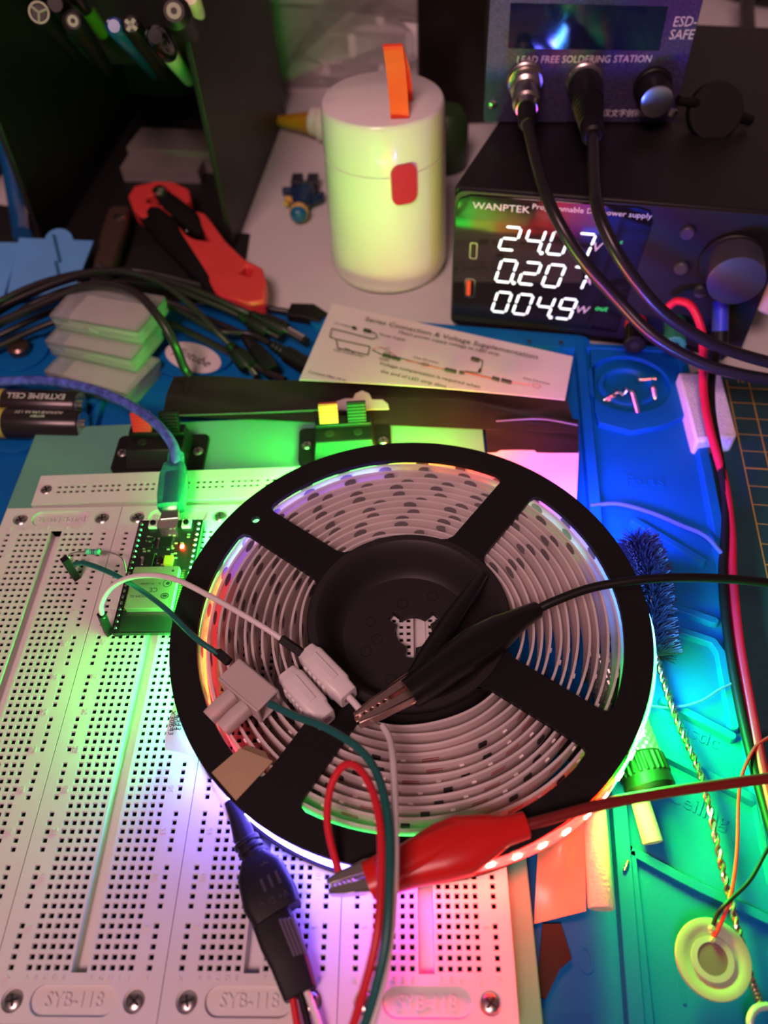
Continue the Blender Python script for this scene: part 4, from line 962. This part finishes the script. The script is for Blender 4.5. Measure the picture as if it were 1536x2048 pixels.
def ptext(s_, u, v, size, b=b, al='CENTER', sh=0, sx=1):
    s0, h0 = pf(u, v); b.text(s_, size, Matrix.Translation((s0, h0, .03)), .02, al, sx, sh)
ptext('WANPTEK', 945, 411, 4.6, al='LEFT', sx=1.15); ptext('Programmable DC power supply', 1064, 413, 3.5, al='LEFT', sx=1.08)
ptext('V', 1192, 495, 6.6, sh=.2); ptext('A', 1174, 562, 6, sh=.2); ptext('W', 1163, 620, 6, sh=.2); b.build('lettering', PKI, psu)
GL = mat('green_light', (.05, .5, .15), .5, emit=(.02, .8, .15), es=.7)
b = MB(FM); ptext('out', 1202, 617, 4.2, b, sh=.2); b.build('status_light', GL, psu)['label'] = 'green out indicator'
b = MB(FM); ptext('c', 1243, 484, 3, b); b.build('status_light', GL, psu)['label'] = 'small green indicator'
def pbox(name, u, v, w, h, m_, z=.3, inner=None):
    s0, h0 = pf(u, v); b = MB(FM); b.prism(rrect(s0 - w / 2, h0 - h / 2, s0 + w / 2, h0 + h / 2, min(w, h) * .3, 4), .01, z, [rrect(s0 - w / 2 + .5, h0 - h / 2 + .5, s0 + w / 2 - .5, h0 + h / 2 - .5, min(w, h) * .2, 4)]); o = b.build(name, m_, psu)
    if inner: b = MB(FM); b.prism(rrect(s0 - w / 4 - .4, h0 - h / 2 + 1.3, s0 + .2, h0 + h / 2 - 1.3, .3, 2), .01, .2); sub(b.build('port_tongue', inner, psu), o)
pbox('usb_port', 947, 501, 3.6, 8.6, NICK, inner=BLK); pbox('usb_port', 940, 576, 5, 11, NICK, inner=mat('usb_red', (.6, .05, .03), .4))
def pcyl(name, u, v, r, L, m_, r2=None, parent=None, z0=.0):
    s0, h0 = PV(u, v, O, PA); b = MB(FR((s0, -1.9 - z0, h0), (1, 0, 0), (0, 0, 1))); b.lathe([(r, 0), (r, L - .5), ((r2 or r) - .5, L)], 36); o = b.build(name, m_, psu)
    if parent: sub(o, parent)
    return s0, h0, o
s0, h0, ko = pcyl('knob_skirt', 1462, 515, 13.5, 3, PF)
KN = mat('knob_grey', (.05, .045, .07), .45)
s1, h1, _ = pcyl('knob', 1468, 512, 11.5, 17, KN, 11)
for u, v in ((1374, 458), (1362, 528), (1400, 574)): pcyl('button', u, v, 3.0, 2.6, KN)
pcyl('power_led', 1475, 582, 2, .6, BLKM)
for nm, u, v, col in (('red', 1272, 640, mat('post_red', (.6, .03, .04), .4)), ('green', 1350, 640, mat('post_green', (.03, .25, .15), .4)), ('black', 1432, 655, BLK)):
    s0, h0, o = pcyl('post_collar', u, v, 5, 4, col); o['label'] = nm + ' collar'
    b = MB(FR((s0, -5.5, h0), (1, 0, 0), (0, 0, 1))); rings = []
    for t, r in ((0, 4.6), (.5, 5), (13, 5), (13.5, 4.4)): rings.append([((r - (.35 if k % 3 == 0 else 0)) * math.cos(2 * PI * k / 36), (r - (.35 if k % 3 == 0 else 0)) * math.sin(2 * PI * k / 36), t) for k in range(36)])
    b.loft(rings); b.build('binding_post', BLK if nm != 'green' else col, psu)
    MB(FR((s0, -5.5, h0), (1, 0, 0), (0, 0, 1))).prism(circ(0, 0, 2.1, 20), 13.4, 13.56).build('post_socket', HOLE, psu)
# red and black output leads
ol = thing('output_lead', 'twin red and black output cable running from the power supply down the right side', 'cable', tuple(P(1430, 900, 2)))
MB().tube([P(1338, 612, 32), P(1355, 602, 36), P(1382, 612, 37), P(1402, 655, 32), P(1406, 700, 27), P(1407, 780, 20), P(1420, 860, 17), P(1448, 960, 10), P(1462, 1060, 6.5), P(1465, 1150, 6.5), P(1478, 1280, 6.5), P(1502, 1420, 7), P(1530, 1560, 8), P(1580, 1760, 8)], 1.75, 12).build('red_wire', mat('lead_red', (.66, .012, .05), .35), ol, world=True)
MB().tube([P(1438, 690, 22), P(1424, 750, 19), P(1423, 820, 17.5), P(1438, 910, 13), P(1452, 1000, 8), P(1450, 1080, 6.5), P(1446, 1160, 6.5), P(1456, 1270, 6.5), P(1478, 1400, 7), P(1508, 1530, 7), P(1560, 1720, 7)], 1.75, 12).build('black_wire', RUB, ol, world=True)
s0, h0 = PV(1440, 640, O, PA)
MB().cyl(P(1442, 602, 36), P(1440, 662, 26), 3.4, 3.6, 20).build('banana_plug', mat('plug_blue', (.04, .06, .40), .4), ol, world=True)
MB().cyl(P(1440, 660, 26), P(1440, 700, 21), 3.8, 3.2, 20).build('plug_sleeve', BLK, ol, world=True)

# ------------------------------------------------------------------ soldering station
Q0, Q1 = P(966, 243, 76), P(1345, 243, 76); SA = math.atan2((Q1 - Q0).y, (Q1 - Q0).x); SWd = (Q1 - Q0).length
ss = thing('soldering_station', 'blue black soldering station standing on the power supply', 'soldering station', Q0, SA)
SP = mat('station_face', (.095, .075, .19), .45, .75, bump=.9, bscale=1800, noise=.25, nscale=900)
MB().prism([(0, 0), (SWd, 0), (SWd, 110), (0, 110)], 1, 92).build('case', BLKM, ss, bevel=1)
SF = FR((0, -1.5, 0), (1, 0, 0), (0, 0, 1))
b = MB(FR((0, 0, 0), (1, 0, 0), (0, 0, 1))); b.prism(rrect(0, .3, SWd, 94, 1.5, 3), 0, 1.5); b.build('front_panel', SP, ss, bevel=.3)
def sf(u, v): s_, h = PV(u, v, Q0 + V((math.sin(SA), -math.cos(SA), 0)) * 1.5, SA); return s_, h - 76
c4 = [sf(u, v) for u, v in ((1016, 96), (1318, 101), (1336, 13), (1021, 6))]
b = MB(SF); b.prism(c4, .01, .25); b.build('screen', mat('screen_glass', (.006, .008, .05), .06, spec=.9), ss)['label'] = 'dark glossy blue screen'
LT = mat('print_white', (.75, .68, .75), .6)
b = MB(SF)
def stext(s_, u, v, size, al='CENTER', sx=1, sh=.1): a_ = sf(u, v); b.text(s_, size, Matrix.Translation((a_[0], a_[1], .03)), .02, al, sx, sh)
stext('LEAD FREE SOLDERING STATION', 1167, 119, 4.3, sx=.93); stext('ESD-', 1370, 44, 5.6, sx=.9); stext('SAFE', 1363, 70, 5.6, sx=.9)
stext('汉文字创新品', 1252, 227, 3.6); b.build('lettering', LT, ss)
for u, v in ((985, 208), (1345, 226)): a_ = sf(u, v); o = MB(SF @ Matrix.Translation((a_[0], a_[1], 0))).lathe([(2.2, 0), (2.0, .7), (.8, 1.2)], 18).build('screw', NICK, ss)
for k, v in enumerate((1.5,)):
    pass
for x, y in ((8, 8), (SWd - 8, 8), (8, 100), (SWd - 8, 100)): MB().cyl((x, y, -.4), (x, y, 1.2), 4).build('rubber_foot', RUB, ss)
def sturn(name, a_, prof, m_, n=32): return MB(SF @ Matrix.Translation((a_[0], a_[1], 0))).lathe(prof, n).build(name, m_, ss)
g1 = sf(1050, 158); g2 = sf(1168, 160); g3 = sf(1305, 172)
sturn('socket_nut', g1, [(8.2, 0), (8.2, 2.5), (7.6, 3), (7.6, 5)], mat('nut_metal', (.55, .50, .46), .3, 1), 40)
sturn('socket_nut', g2, [(8.2, 0), (8.2, 2.5), (7.6, 3), (7.4, 5)], MT['nut_metal'], 40)
sturn('dial_base', g3, [(8.6, 0), (8.4, 2), (7.8, 2.5)], BLK); o = sturn('dial', g3, [(7.4, 2.4), (7.2, 15), (6.8, 15.5)], BLK, 48)
sub(sturn('dial_face', g3, [(6.9, 15.4), (6.9, 15.7), (5.9, 15.9), (1, 15.9)], mat('spun_steel', (.55, .55, .62), .22, 1), 40), o)
for gi, (ga, kind) in enumerate(((g1, 'metal'), (g2, 'rubber'))):
    lab = 'silver metal plug cable on the left socket of the soldering station' if gi == 0 else 'thick black plug cable on the middle socket of the soldering station'
    Mw = TM[ss.name] @ SF @ Matrix.Translation((ga[0], ga[1], 0))
    t = thing('plug_cable', lab, 'cable', tuple(Mw @ V((0, 0, 5))))
    b = MB(Mw)
    if gi == 0:
        b.lathe([(6.6, 5), (6.8, 6), (6.8, 11), (5.4, 12), (5.2, 18), (6.0, 18.5), (6.0, 25), (5.0, 26), (4.6, 30)], 36); b.build('plug_shell', MT['nut_metal'], t, world=True)
        b = MB(Mw); b.lathe([(4.0, 29), (4.2, 31), (4.0, 42), (3.0, 44)], 28); b.build('strain_relief', RUB, t, world=True)
        e_ = Mw @ V((0, 0, 43)); wp = [Mw @ V((0, 0, 42)), e_, P(1082, 360, 86), P(1115, 440, 78), P(1165, 520, 66), P(1235, 600, 52), P(1310, 675, 42), P(1400, 725, 35), P(1480, 748, 32), P(1560, 762, 30), P(1640, 775, 30)]
    else:
        b.lathe([(7.2, 5), (7.4, 10), (7.0, 20), (6.8, 24)], 36); b.build('plug_shell', RUB, t, world=True)
        b = MB(Mw); pr = [(6.6, 23)]
        for k in range(6): pr += [(6.4 - k * .25, 25 + k * 3), (6.4 - k * .25, 26.8 + k * 3), (5.2 - k * .25, 27 + k * 3), (5.2 - k * .25, 27.8 + k * 3)]
        pr += [(4.8, 43.5), (4.6, 52), (3.4, 53)]
        b.lathe(pr, 32); b.build('strain_relief', RUB, t, world=True)
        e_ = Mw @ V((0, 0, 52)); wp = [Mw @ V((0, 0, 50)), e_, P(1192, 400, 88), P(1220, 480, 80), P(1270, 560, 68), P(1330, 628, 56), P(1410, 680, 46), P(1480, 708, 40), P(1560, 730, 36), P(1640, 748, 34)]
    b = MB(); b.tube(wp, 2.5, 14, 8); b.build('cord', mat('cord_black', (.014, .011, .014), .32), t, world=True)
# silicone cap tethered to the right
t = thing('silicone_disc', 'round black silicone cap resting on the power supply beside the dial', 'cap', tuple(P(1425, 240, 76)))
c_ = P(1430, 222, 84)
b = MB(FR(c_, (1, 0, 0), (0, .5, .87)) ); b.lathe([(12, -3), (12.6, -2), (12.6, 1), (12, 2), (1, 2)], 40); b.build('cap_disc', RUB, t, world=True)
b = MB(); b.tube([P(1355, 200, 90), P(1385, 205, 88), P(1405, 212, 85)], 2.2, 10); b.cyl(P(1478, 232, 82), P(1500, 240, 79), 2.6); b.build('tether', RUB, t, world=True)

# ------------------------------------------------------------------ top left organiser
og0, og1 = P(470, 500, 0), P(570, 235, 0)
oa = math.atan2((og1 - og0).y, (og1 - og0).x) - PI / 2
org = thing('desk_organizer', 'black open fronted desk organizer holding pens at the top left', 'organizer', og0, oa)
ORB = mat('organizer_black', (.010, .009, .009), .5)
D = 165; W_ = 150
MB().box(-3, 0, 0.05, 0, D, 160).build('side_panel', ORB, org, bevel=.5)
b = MB(FR((-W_ + 40, 0, 0), (0, 1, 0), (0, 0, 1))); b.prism([(-10, 0.05), (D, .05), (D, 190), (60, 190), (20, 180), (4, 150), (-4, 80)], -2, 1.5); b.build('side_panel', ORB, org, bevel=.5)
MB().box(-W_ + 42, 0, .05, -3, D, 2).build('floor_panel', ORB, org); MB().box(-W_ + 42, D - 3, 2, -3, D, 150).build('back_panel', ORB, org)
MB().box(-W_ + 42, 100, 62, -3, 103, 108).build('pen_tray_front', ORB, org, bevel=.5); MB().box(-W_ + 42, 100, 60, -3, D - 3, 62).build('shelf', ORB, org)
# small clear boxes inside
SB = mat('frosted_box', (.26, .24, .22), .25, trans=.3)
for (pts, z0, z1, lab) in (([(265, 296), (455, 306), (455, 262), (268, 256)], 2.1, 16, 'larger frosted box at the back of the organizer floor'), ([(246, 336), (402, 340), (405, 312), (250, 308)], 2.1, 11, 'smaller frosted box in front of the larger one inside the organizer')):
    a, bq, c_, d_ = [P(u, v, z1) for u, v in pts]; ce = (a + bq + c_ + d_) / 4; an = math.atan2((bq - a).y, (bq - a).x); l = (bq - a).length / 2; w2 = (d_ - a).length / 2
    t = thing('small_case', lab, 'box', (ce.x, ce.y, z0), an, 'frosted cases in the organizer'); MB().rbox(-l, -w2, 0, l, w2, (z1 - z0) * .55, 1).build('tray', SB, t, bevel=.4); MB().rbox(-l, -w2, (z1 - z0) * .58, l, w2, z1 - z0, 1).build('lid', SB, t, bevel=.4)
# pens: (top px, bottom px, radius, colour, label)
def pen(tu, tv, bu, bv, r, m_, cap, label, zt=128, zb=66, band=None, name='pen'):
    p, q = P(bu, bv, zb), P(tu, tv, zt); d = (q - p).normalized(); L = (q - p).length
    t = thing(name, label, 'pen' if name == 'pen' else 'screwdriver', p, 0, 'pens and drivers in the organizer tray')
    MB().turned(p, q, [(0, r * .5), (2, r * .9), (L * .7, r)], 18).build('barrel', m_, t, world=True)
    MB().turned(p + d * L * .7, q, [(0, r * 1.08), (L * .28, r * 1.1), (L * .3, r * .7)], 18).build('cap', cap, t, world=True)
    if band: b = MB(FR(q, d.orthogonal(), d.cross(d.orthogonal()))); band(b, r); b.build('end_mark', mat('end_print', (.34, .27, .26), .5), t, world=True)
def cross_(b, r): b.box(-r * .7, -r * .2, 0, r * .7, r * .2, .3); b.box(-r * .2, -r * .7, 0, r * .2, r * .7, .3)
def ring3(b, r):
    b.prism(circ(0, 0, r, 24), 0, .3, [circ(0, 0, r * .8, 24)])
    for k in range(3): a = 2 * PI * k / 3 + .5; b.cyl((0, 0, .15), (r * .9 * math.cos(a), r * .9 * math.sin(a), .15), r * .12, n=6)
def disc_(b, r): b.prism(circ(0, 0, r * .5, 20), 0, .3, [circ(0, 0, r * .22, 12)])
GP = mat('pen_green', (.22, .55, .08), .3); BP = mat('pen_blue', (.01, .10, .45), .2, trans=.2); WP = mat('pen_white', (.55, .62, .50), .4)
pen(78, 25, 170, 130, 4.5, BLK, BLK, 'black pen with a three spoke ring on its end, leftmost in the organizer', band=ring3)
pen(110, 8, 190, 110, 4.6, mat('pen_lime', (.1, .5, .12), .3), BLK, 'dark capped pen with a green barrel beside the spoke ring pen')
pen(146, 42, 215, 140, 4.6, BLK, BLK, 'black pen with a pink button end', band=disc_)
pen(140, -25, 215, 78, 4.2, GP, STEEL, 'bright green pen running diagonally across the organizer')
pen(228, 52, 310, 148, 3.6, BP, BP, 'clear blue pen with teal rings')
pen(262, 50, 330, 150, 4.0, BLK, BLK, 'black driver with a white cross on its end', band=cross_)
pen(310, 72, 378, 158, 4.2, WP, BLKG, 'pale barrel pen with a dark glossy cap, right of the white cross')
pen(348, 22, 405, 150, 6.5, BLK, BLK, 'thick black handle with a pinkish metal button near the right panel', band=disc_)
pen(380, -5, 415, 100, 4.2, BLK, mat('pen_pinkcap', (.7, .55, .5), .4), 'pen with a pale pink cap furthest right in the organizer')
# blue tube at left edge
b = MB(); b.tube([P(-40, 150, 40), P(0, 260, 26), P(22, 340, 15), P(36, 420, 5), P(44, 470, 4)], 5.5, 14); tag(b.build('blue_tube', mat('tube_blue', (.01, .10, .28), .15, coat=.5)), 'glossy dark blue tube at the left edge beside the organizer', 'tube')
b = MB(); b.box(-260, 384, .05, -156, 520, 60); tag(b.build('shade_block', BLKM, bevel=2), 'black block added to darken the shaded left edge behind the blue tube', 'case')  # block added to keep the shaded desk at the left edge dark
b = MB(); q = [P(170, 620, .3), P(480, 600, .3), P(500, 470, .3), P(150, 440, .3), P(-60, 400, .3), P(-90, 640, .3)]
b.prism([(p.x, p.y) for p in q], .1, 1.2); tag(b.build('black_pad', mat('pad_black', (.008, .008, .008), .7)), 'black pad on the desk under the crimping tool', 'pad')

# blue flaps
FB = mat('blue_flap', (.10, .33, .68), .5, noise=.04)
def flap(pts, tab, label):
    t = thing('silicone_tray', label, 'tray', tuple(P(*pts[0][:2], 2)), 0, 'blue silicone lids')
    q = [P(*p) for p in pts]; n = (q[1] - q[0]).cross(q[2] - q[0]).normalized(); n = n if n.z > 0 else -n
    M = FR(q[0], q[1] - q[0], q[3] - q[0]); inv_ = M.inverted(); lp = [(inv_ @ p) for p in q]
    b = MB(M); b.prism([(p.x, p.y) for p in lp], -2, 0)
    if tab: m_ = (lp[2] + lp[3]) / 2; b.prism(circ(m_.x + 1, m_.y - 1, 7.5, 28), -2, -.2)
    b.build('panel', FB, t, world=True, bevel=.8)
    b = MB(M); w_ = (lp[1].x); b.box(w_ * .86, lp[3].y * .45, 0, w_ * .9, lp[3].y * .92, .8); b.box(w_ * .80, lp[3].y * .1, 0, w_ * .84, lp[3].y * .48, .8); b.build('groove_bar', mat('flap_dark', (.01, .10, .22), .5), t, world=True)
flap([(10, 605, 8), (150, 575, 8), (182, 470, 24), (38, 475, 24)], True, 'blue silicone lid with a round tab, standing behind the black cables')
flap([(-110, 615, 8), (5, 600, 8), (38, 478, 24), (-90, 482, 24)], False, 'blue silicone lid cut off by the left edge of the photo')

# ------------------------------------------------------------------ red crimping tool, pliers
cr = thing('crimping_tool', 'red and black crimping pliers lying behind the black cables', 'pliers', tuple(P(400, 480, 1.3)))
def pxprism(pts, z0, z1, holes=()):
    b = MB(); zz = z1; b.prism([(p.x, p.y) for p in (P(u, v, zz) for u, v in pts)], z0, z1, [[(p.x, p.y) for p in (P(u, v, zz) for u, v in h)] for h in holes]); return b
CRD = mat('crimp_red', (.72, .055, .055), .4)
pxprism([(256, 392), (268, 372), (310, 362), (350, 364), (378, 378), (382, 398), (366, 412), (345, 398), (318, 384), (296, 392), (292, 404), (330, 412), (348, 432), (285, 434), (268, 420)], 8, 16).build('jaw_frame', CRD, cr, world=True, bevel=1)
pxprism([(352, 445), (368, 478), (400, 530), (428, 578), (440, 590), (500, 606), (528, 600), (532, 560), (525, 535), (490, 518), (450, 480), (425, 445), (408, 425), (388, 420), (405, 455), (420, 482), (392, 478), (372, 468)], 6, 17, [[(476, 545), (492, 530), (506, 538), (500, 552)]]).build('red_handle', CRD, cr, world=True, bevel=1.2)
b = MB(); b.secs([(P(318, 385, 15), 5, 3), (P(355, 430, 14), 8, 4.5), (P(300, 440, 13), 9, 4)], 16) if 0 else None
b.secs([(P(305, 425, 12), 9, 4), (P(340, 470, 12), 8.5, 5), (P(390, 530, 12), 6.5, 5), (P(425, 570, 12), 5.5, 5), (P(440, 592, 11), 4, 4)], 20, 3); b.build('black_handle', BLKG if 0 else BLK, cr, world=True)
b = MB(); b.secs([(P(320, 385, 16.5), 4, 2), (P(345, 410, 16.5), 6, 2.5), (P(380, 440, 15), 6, 3), (P(410, 470, 13), 4.5, 3)], 16, 3); b.build('lever_arm', BLK, cr, world=True)
q = P(319, 381, 19); MB(Matrix.Translation(q)).lathe([(4.4, -2), (4.4, .5), (3.2, 1.6), (1, 1.8)], 24).build('pivot_bolt', NICK, cr, world=True)
b = MB(); b.cyl(P(375, 462, 11), P(412, 462, 11), 2.2); b.build('spring_rod', STEEL, cr, world=True)
pl = thing('pliers', 'dark brown handled pliers left of the red crimping tool', 'pliers', tuple(P(225, 480, 1.3)))
b = MB(); b.secs([(P(240, 425, 9), 6.5, 4), (P(232, 460, 9), 7.5, 4.5), (P(215, 520, 8), 6.5, 4.5), (P(200, 570, 7), 5, 4)], 18, 3); b.build('handle', mat('brown_grip', (.055, .035, .025), .5), pl, world=True)
MB(Matrix.Translation(P(238, 435, 13))).lathe([(3.6, -1), (3.4, .6), (1, 1.4)], 20).build('pivot_bolt', mat('bolt_rose', (.7, .55, .5), .3, 1), pl, world=True)
MB().tube([P(196, 528, 13), P(204, 536, 13), P(200, 546, 12)], .9, 8).build('spring', STEEL, pl, world=True)

# ------------------------------------------------------------------ black plug cables
CB = mat('cable_black', (.020, .016, .017), .35)
def cable(label, pts, r=1.7, plug=None, tip=None, name='power_cable'):
    t = thing(name, label, 'cable', tuple(P(*pts[len(pts) // 2][:2], 3)), 0, 'black barrel plug cables')
    MB().tube([P(*p) for p in pts], r, 10).build('cord', CB, t, world=True)
    if plug:
        p, q = P(*plug[0]), P(*plug[1]); L = (q - p).length
        MB().turned(p, q, [(0, r * 1.1), (L * .1, 2.6), (L * .15, 2.0), (L * .2, 2.9), (L * .25, 2.2), (L * .3, 3.2), (L * .36, 2.5), (L * .42, 4.2), (L * .9, 4.6), (L, 4.1)], 22).build('plug', RUB, t, world=True)
    if tip:
        p, q = P(*tip[0]), P(*tip[1]); L = (q - p).length; r_ = tip[2]
        MB().turned(p, q, [(0, r_), (L * .85, r_)], 18).build('barrel_tip', NICK, t, world=True)
        MB().turned(p + (q - p) * .84, q, [(0, r_ * .9), (L * .16, r_ * .9)], 18).build('tip_ring', BLK, t, world=True)
    return t
cable('black cable whose silver barrel plug tip lies nearest the leaflet corner', [(-60, 660, 10), (60, 590, 18), (180, 550, 22), (290, 550, 22), (390, 580, 20), (470, 615, 16), (505, 630, 13)], 1.7, ((500, 628, 13.5), (572, 662, 10)), ((572, 660, 10), (614, 684, 8.5), 2.4))
cable('black cable with a short thin silver barrel tip between two thicker plugs', [(-60, 690, 8), (80, 600, 16), (200, 565, 20), (320, 570, 20), (420, 605, 16), (480, 632, 12)], 1.6, ((478, 630, 12), (538, 664, 9)), ((538, 664, 9), (562, 678, 8), 1.7))
cable('black cable with a plug dropping under the leaflet edge', [(-60, 700, 8), (100, 625, 14), (240, 590, 20), (345, 615, 15), (430, 660, 12), (500, 668, 9), (545, 690, 8)], 1.6, ((540, 688, 8), (622, 738, 7)))
cable('black cable crossing the others with a small tip pointing at the plastic bag', [(-60, 640, 16), (100, 570, 26), (205, 541, 32), (300, 556, 32), (370, 600, 27), (430, 660, 20), (460, 690, 15)], 1.5, ((458, 688, 15), (498, 735, 10)), ((498, 735, 10), (514, 756, 8.5), 1.5))
cable('thick black cable passing over the clear boxes and the oval sticker', [(-60, 670, 14), (80, 610, 24), (180, 570, 32), (260, 580, 38), (310, 625, 38), (345, 680, 30), (368, 735, 16), (380, 752, 12)], 2.1)
cable('black cable slanting below the plugs from the clear boxes to the bag', [(300, 630, 12), (380, 665, 11), (460, 705, 10), (530, 742, 9), (570, 760, 9)], 1.7, None)
cable('black cable ending in a chunky curved plug just above the zip bag', [(-60, 720, 8), (120, 640, 12), (300, 600, 16), (420, 640, 10), (490, 670, 8)], 1.6, ((488, 672, 8.5), (545, 745, 8)))
t = cable('black cable ending in a flat black plug beside the red pliers handle', [(-60, 630, 22), (100, 560, 24), (250, 540, 18), (400, 570, 12), (520, 612, 8), (585, 625, 6)], 1.6)
b = MB(); b.secs([(P(580, 624, 5.4), 5, 2.6), (P(620, 628, 5.4), 6, 3), (P(648, 640, 5), 4, 2.4)], 16, 5); b.build('plug', RUB, t, world=True)

# ------------------------------------------------------------------ toy, glue, pegboard, back right
ty = thing('toy_figure', 'small plain blue and yellow toy figure lying on its back on the desk', 'toy', tuple(P(602, 410, 0)))
TB = mat('toy_blue', (.012, .035, .10), .35); TY = mat('toy_yellow', (.70, .42, .10), .35); TC = mat('toy_cap', (.01, .10, .26), .3)
hc = P(598, 425, 6.2); bc = P(606, 392, 6); lc = P(612, 368, 5)
MB().sphere(hc, 5.8, 24).build('head', TY, ty, world=True)
b = MB(); b.sphere(hc + V((0, -1.8, .3)), 5.2, 24); b.build('cap', TC, ty, world=True)
b = MB(); b.secs([(hc.lerp(bc, .35), 4.6, 4), (bc, 7.2, 4.8), (bc.lerp(lc, .55), 6.2, 4.2)], 16, 4); b.build('torso', TB, ty, world=True)
for u in (595, 626): 
    q = P(u, 368, 4.5); MB(FR(q, (1, -.03, 0), (0, 1, 0))).box(-3.4, -5, -4, 3.4, 6, 4).build('leg', mat('toy_leg', (.02, .018, .035), .4), ty, world=True, bevel=.4)
MB().secs([(P(590, 402, 6), 2.0, 2.0), (P(575, 398, 5), 2.2, 2.2), (P(572, 408, 4), 1.9, 1.9)], 12).build('arm', TY, ty, world=True); MB().secs([(P(622, 402, 6), 2.2, 2.2), (P(640, 396, 5), 2.3, 2.3), (P(644, 388, 4), 1.8, 1.8)], 12).build('arm', TB, ty, world=True)
MB().box(*(P(575, 384, 3) - V((3, 2, 1.5))), *(P(575, 384, 3) + V((3, 2, 2.5)))).build('hand', TB, ty, world=True, bevel=.5)
gl = thing('glue_bottle', 'glue bottle with an orange cone nozzle lying behind the jar', 'bottle', tuple(P(640, 240, 0)))
p, q = P(535, 240, 6), P(625, 246, 10); MB().turned(p, q, [(0, 1.8), ((q - p).length * .95, 7), ((q - p).length, 8.4)], 24).build('nozzle', mat('nozzle_orange', (.62, .28, .02), .4), gl, world=True)
d_ = (q - p).normalized(); q2 = V((q.x, q.y, 11.5)); d2 = V((d_.x, d_.y, 0)).normalized(); MB().turned(q2, q2 + d2 * 60, [(0, 8), (1, 9), (6, 9), (8, 11.4), (58, 11.4), (60, 9)], 28).build('body', mat('glue_white', (.65, .60, .55), .4), gl, world=True)
pg = thing('pegboard', 'white slotted pegboard standing behind the jar', 'pegboard', (75, 560, 0), rad(-1.5))
PGO = V((75, 560, 0)); pa = rad(-1.5)
sl = []
ref = PV(705, 90, PGO, pa); 
for r in range(-4, 6):
    for c in range(-3, 4):
        s_ = ref[0] + c * 40 + (20 if r % 2 else 0); h_ = ref[1] + r * 20
        if h_ < 10 or h_ > 122 or abs(s_) > 200: continue
        if -72 < s_ < 66: sl.append(rrect(s_ - 2.6, h_ - 7.5, s_ + 2.6, h_ + 7.5, 2.5, 4))
xr = PV(850, 60, PGO, pa)[0]
b = MB(FR((0, 0, 0), (1, 0, 0), (0, 0, 1))); b.prism(rrect(-80, .1, xr, 135, 3, 3), -1, 1, sl); b.build('board', mat('pegboard_white', (.60, .57, .56), .5), pg, bevel=.3)
b = MB(FR((0, 0, 0), (1, 0, 0), (0, 0, 1))); b.prism(rrect(-79, .1, xr - 1, 134, 3, 3), -3, -1.8); b.build('slot_reflector', mat('slot_reflector_white', (.95, .94, .92), .6), pg)['label'] = 'added white sheet that brightens the slots'  # sheet added close behind the board to make the slots look bright
MB().box(-60, 2.5, .1, 40, 26, 6).build('stand_foot', BLKM, pg)
b = MB(); a0_ = P(895, 248, 0); b.M = Matrix.Translation((0, 0, 0)); b.box(a0_.x - 20, a0_.y - 2, .1, a0_.x + 60, a0_.y + 60, 150); tag(b.build('black_box', mat('box_gloss', (.012, .008, .009), .22), bevel=1.5), 'glossy black box standing between the pegboard and the power supply', 'box')
b = MB(); q = P(880, 330, 12); b.M = Matrix.Translation((q.x + 4, q.y + 20, 0)); b.lathe([(12, .1), (14, 3), (14, 30), (10, 36)], 28); tag(b.build('green_pot', mat('dark_green', (.02, .05, .015), .5)), 'dark green round pot half hidden between the jar and the power supply', 'pot')
rd = thing('round_base', 'dark round base with a pale top at the top right corner', 'base', tuple(P(1560, -30, 0)))
q = P(1560, -40, 0); M = Matrix.Translation((q.x, q.y, 0)); b = MB(M); b.lathe([(66, .1), (70, 4), (70, 16), (64, 20), (50, 20)], 64); b.build('rim', BLKG, rd, world=True)
b = MB(M); b.lathe([(62, 18), (62, 21), (4, 22)], 64); b.build('top_plate', mat('base_top', (.42, .36, .35), .35, .4), rd, world=True)
b = MB(); b.tube([P(1500, -60, 40), P(1494, 20, 28), P(1500, 110, 18), P(1512, 200, 8), P(1518, 250, 4), P(1560, 330, 3)], 5.2, 14); tag(b.build('thick_cable', CB), 'thick black cable hanging down beside the yellow warning label', 'cable')
q = [P(1474, 122, .3), P(1600, 160, .3), P(1570, 250, .3), P(1505, 236, .3)]
wl = thing('warning_label', 'yellow warning label with black border on the desk at the right edge', 'label', tuple(q[0]))
M = FR(q[0], q[1] - q[0], V((0.2, 1, 0))); iv = M.inverted(); lp = [iv @ p for p in q]
b = MB(M); b.prism([(p.x, p.y) for p in lp], 0, .8); b.build('backing', INK, wl, world=True)
ce = sum(lp, V()) / 4; b = MB(M); b.prism([((p.x - ce.x) * .9 + ce.x, (p.y - ce.y) * .9 + ce.y) for p in lp], .8, .95); b.build('yellow_face', mat('label_yellow', (.55, .36, .02), .5), wl, world=True)
b = MB(M)
for k in range(5): 
    for j in range(5): b.box(ce.x - 28 + j * 11, ce.y - 18 + k * 8, .9, ce.x - 21 + j * 11, ce.y - 15 + k * 8, 1.05)
b.build('print_marks', INK, wl, world=True)
p, q = P(1524, 622, 24), P(1590, 520, 46); b = MB(); b.turned(p, q, [(0, 4.2), (.6, 4.8), ((q - p).length, 5.0)], 24); 
tag(b.build('wooden_rod', mat('peach_wood', (.75, .42, .30), .5)), 'peach colored rod end at the right edge beside the power supply', 'rod')
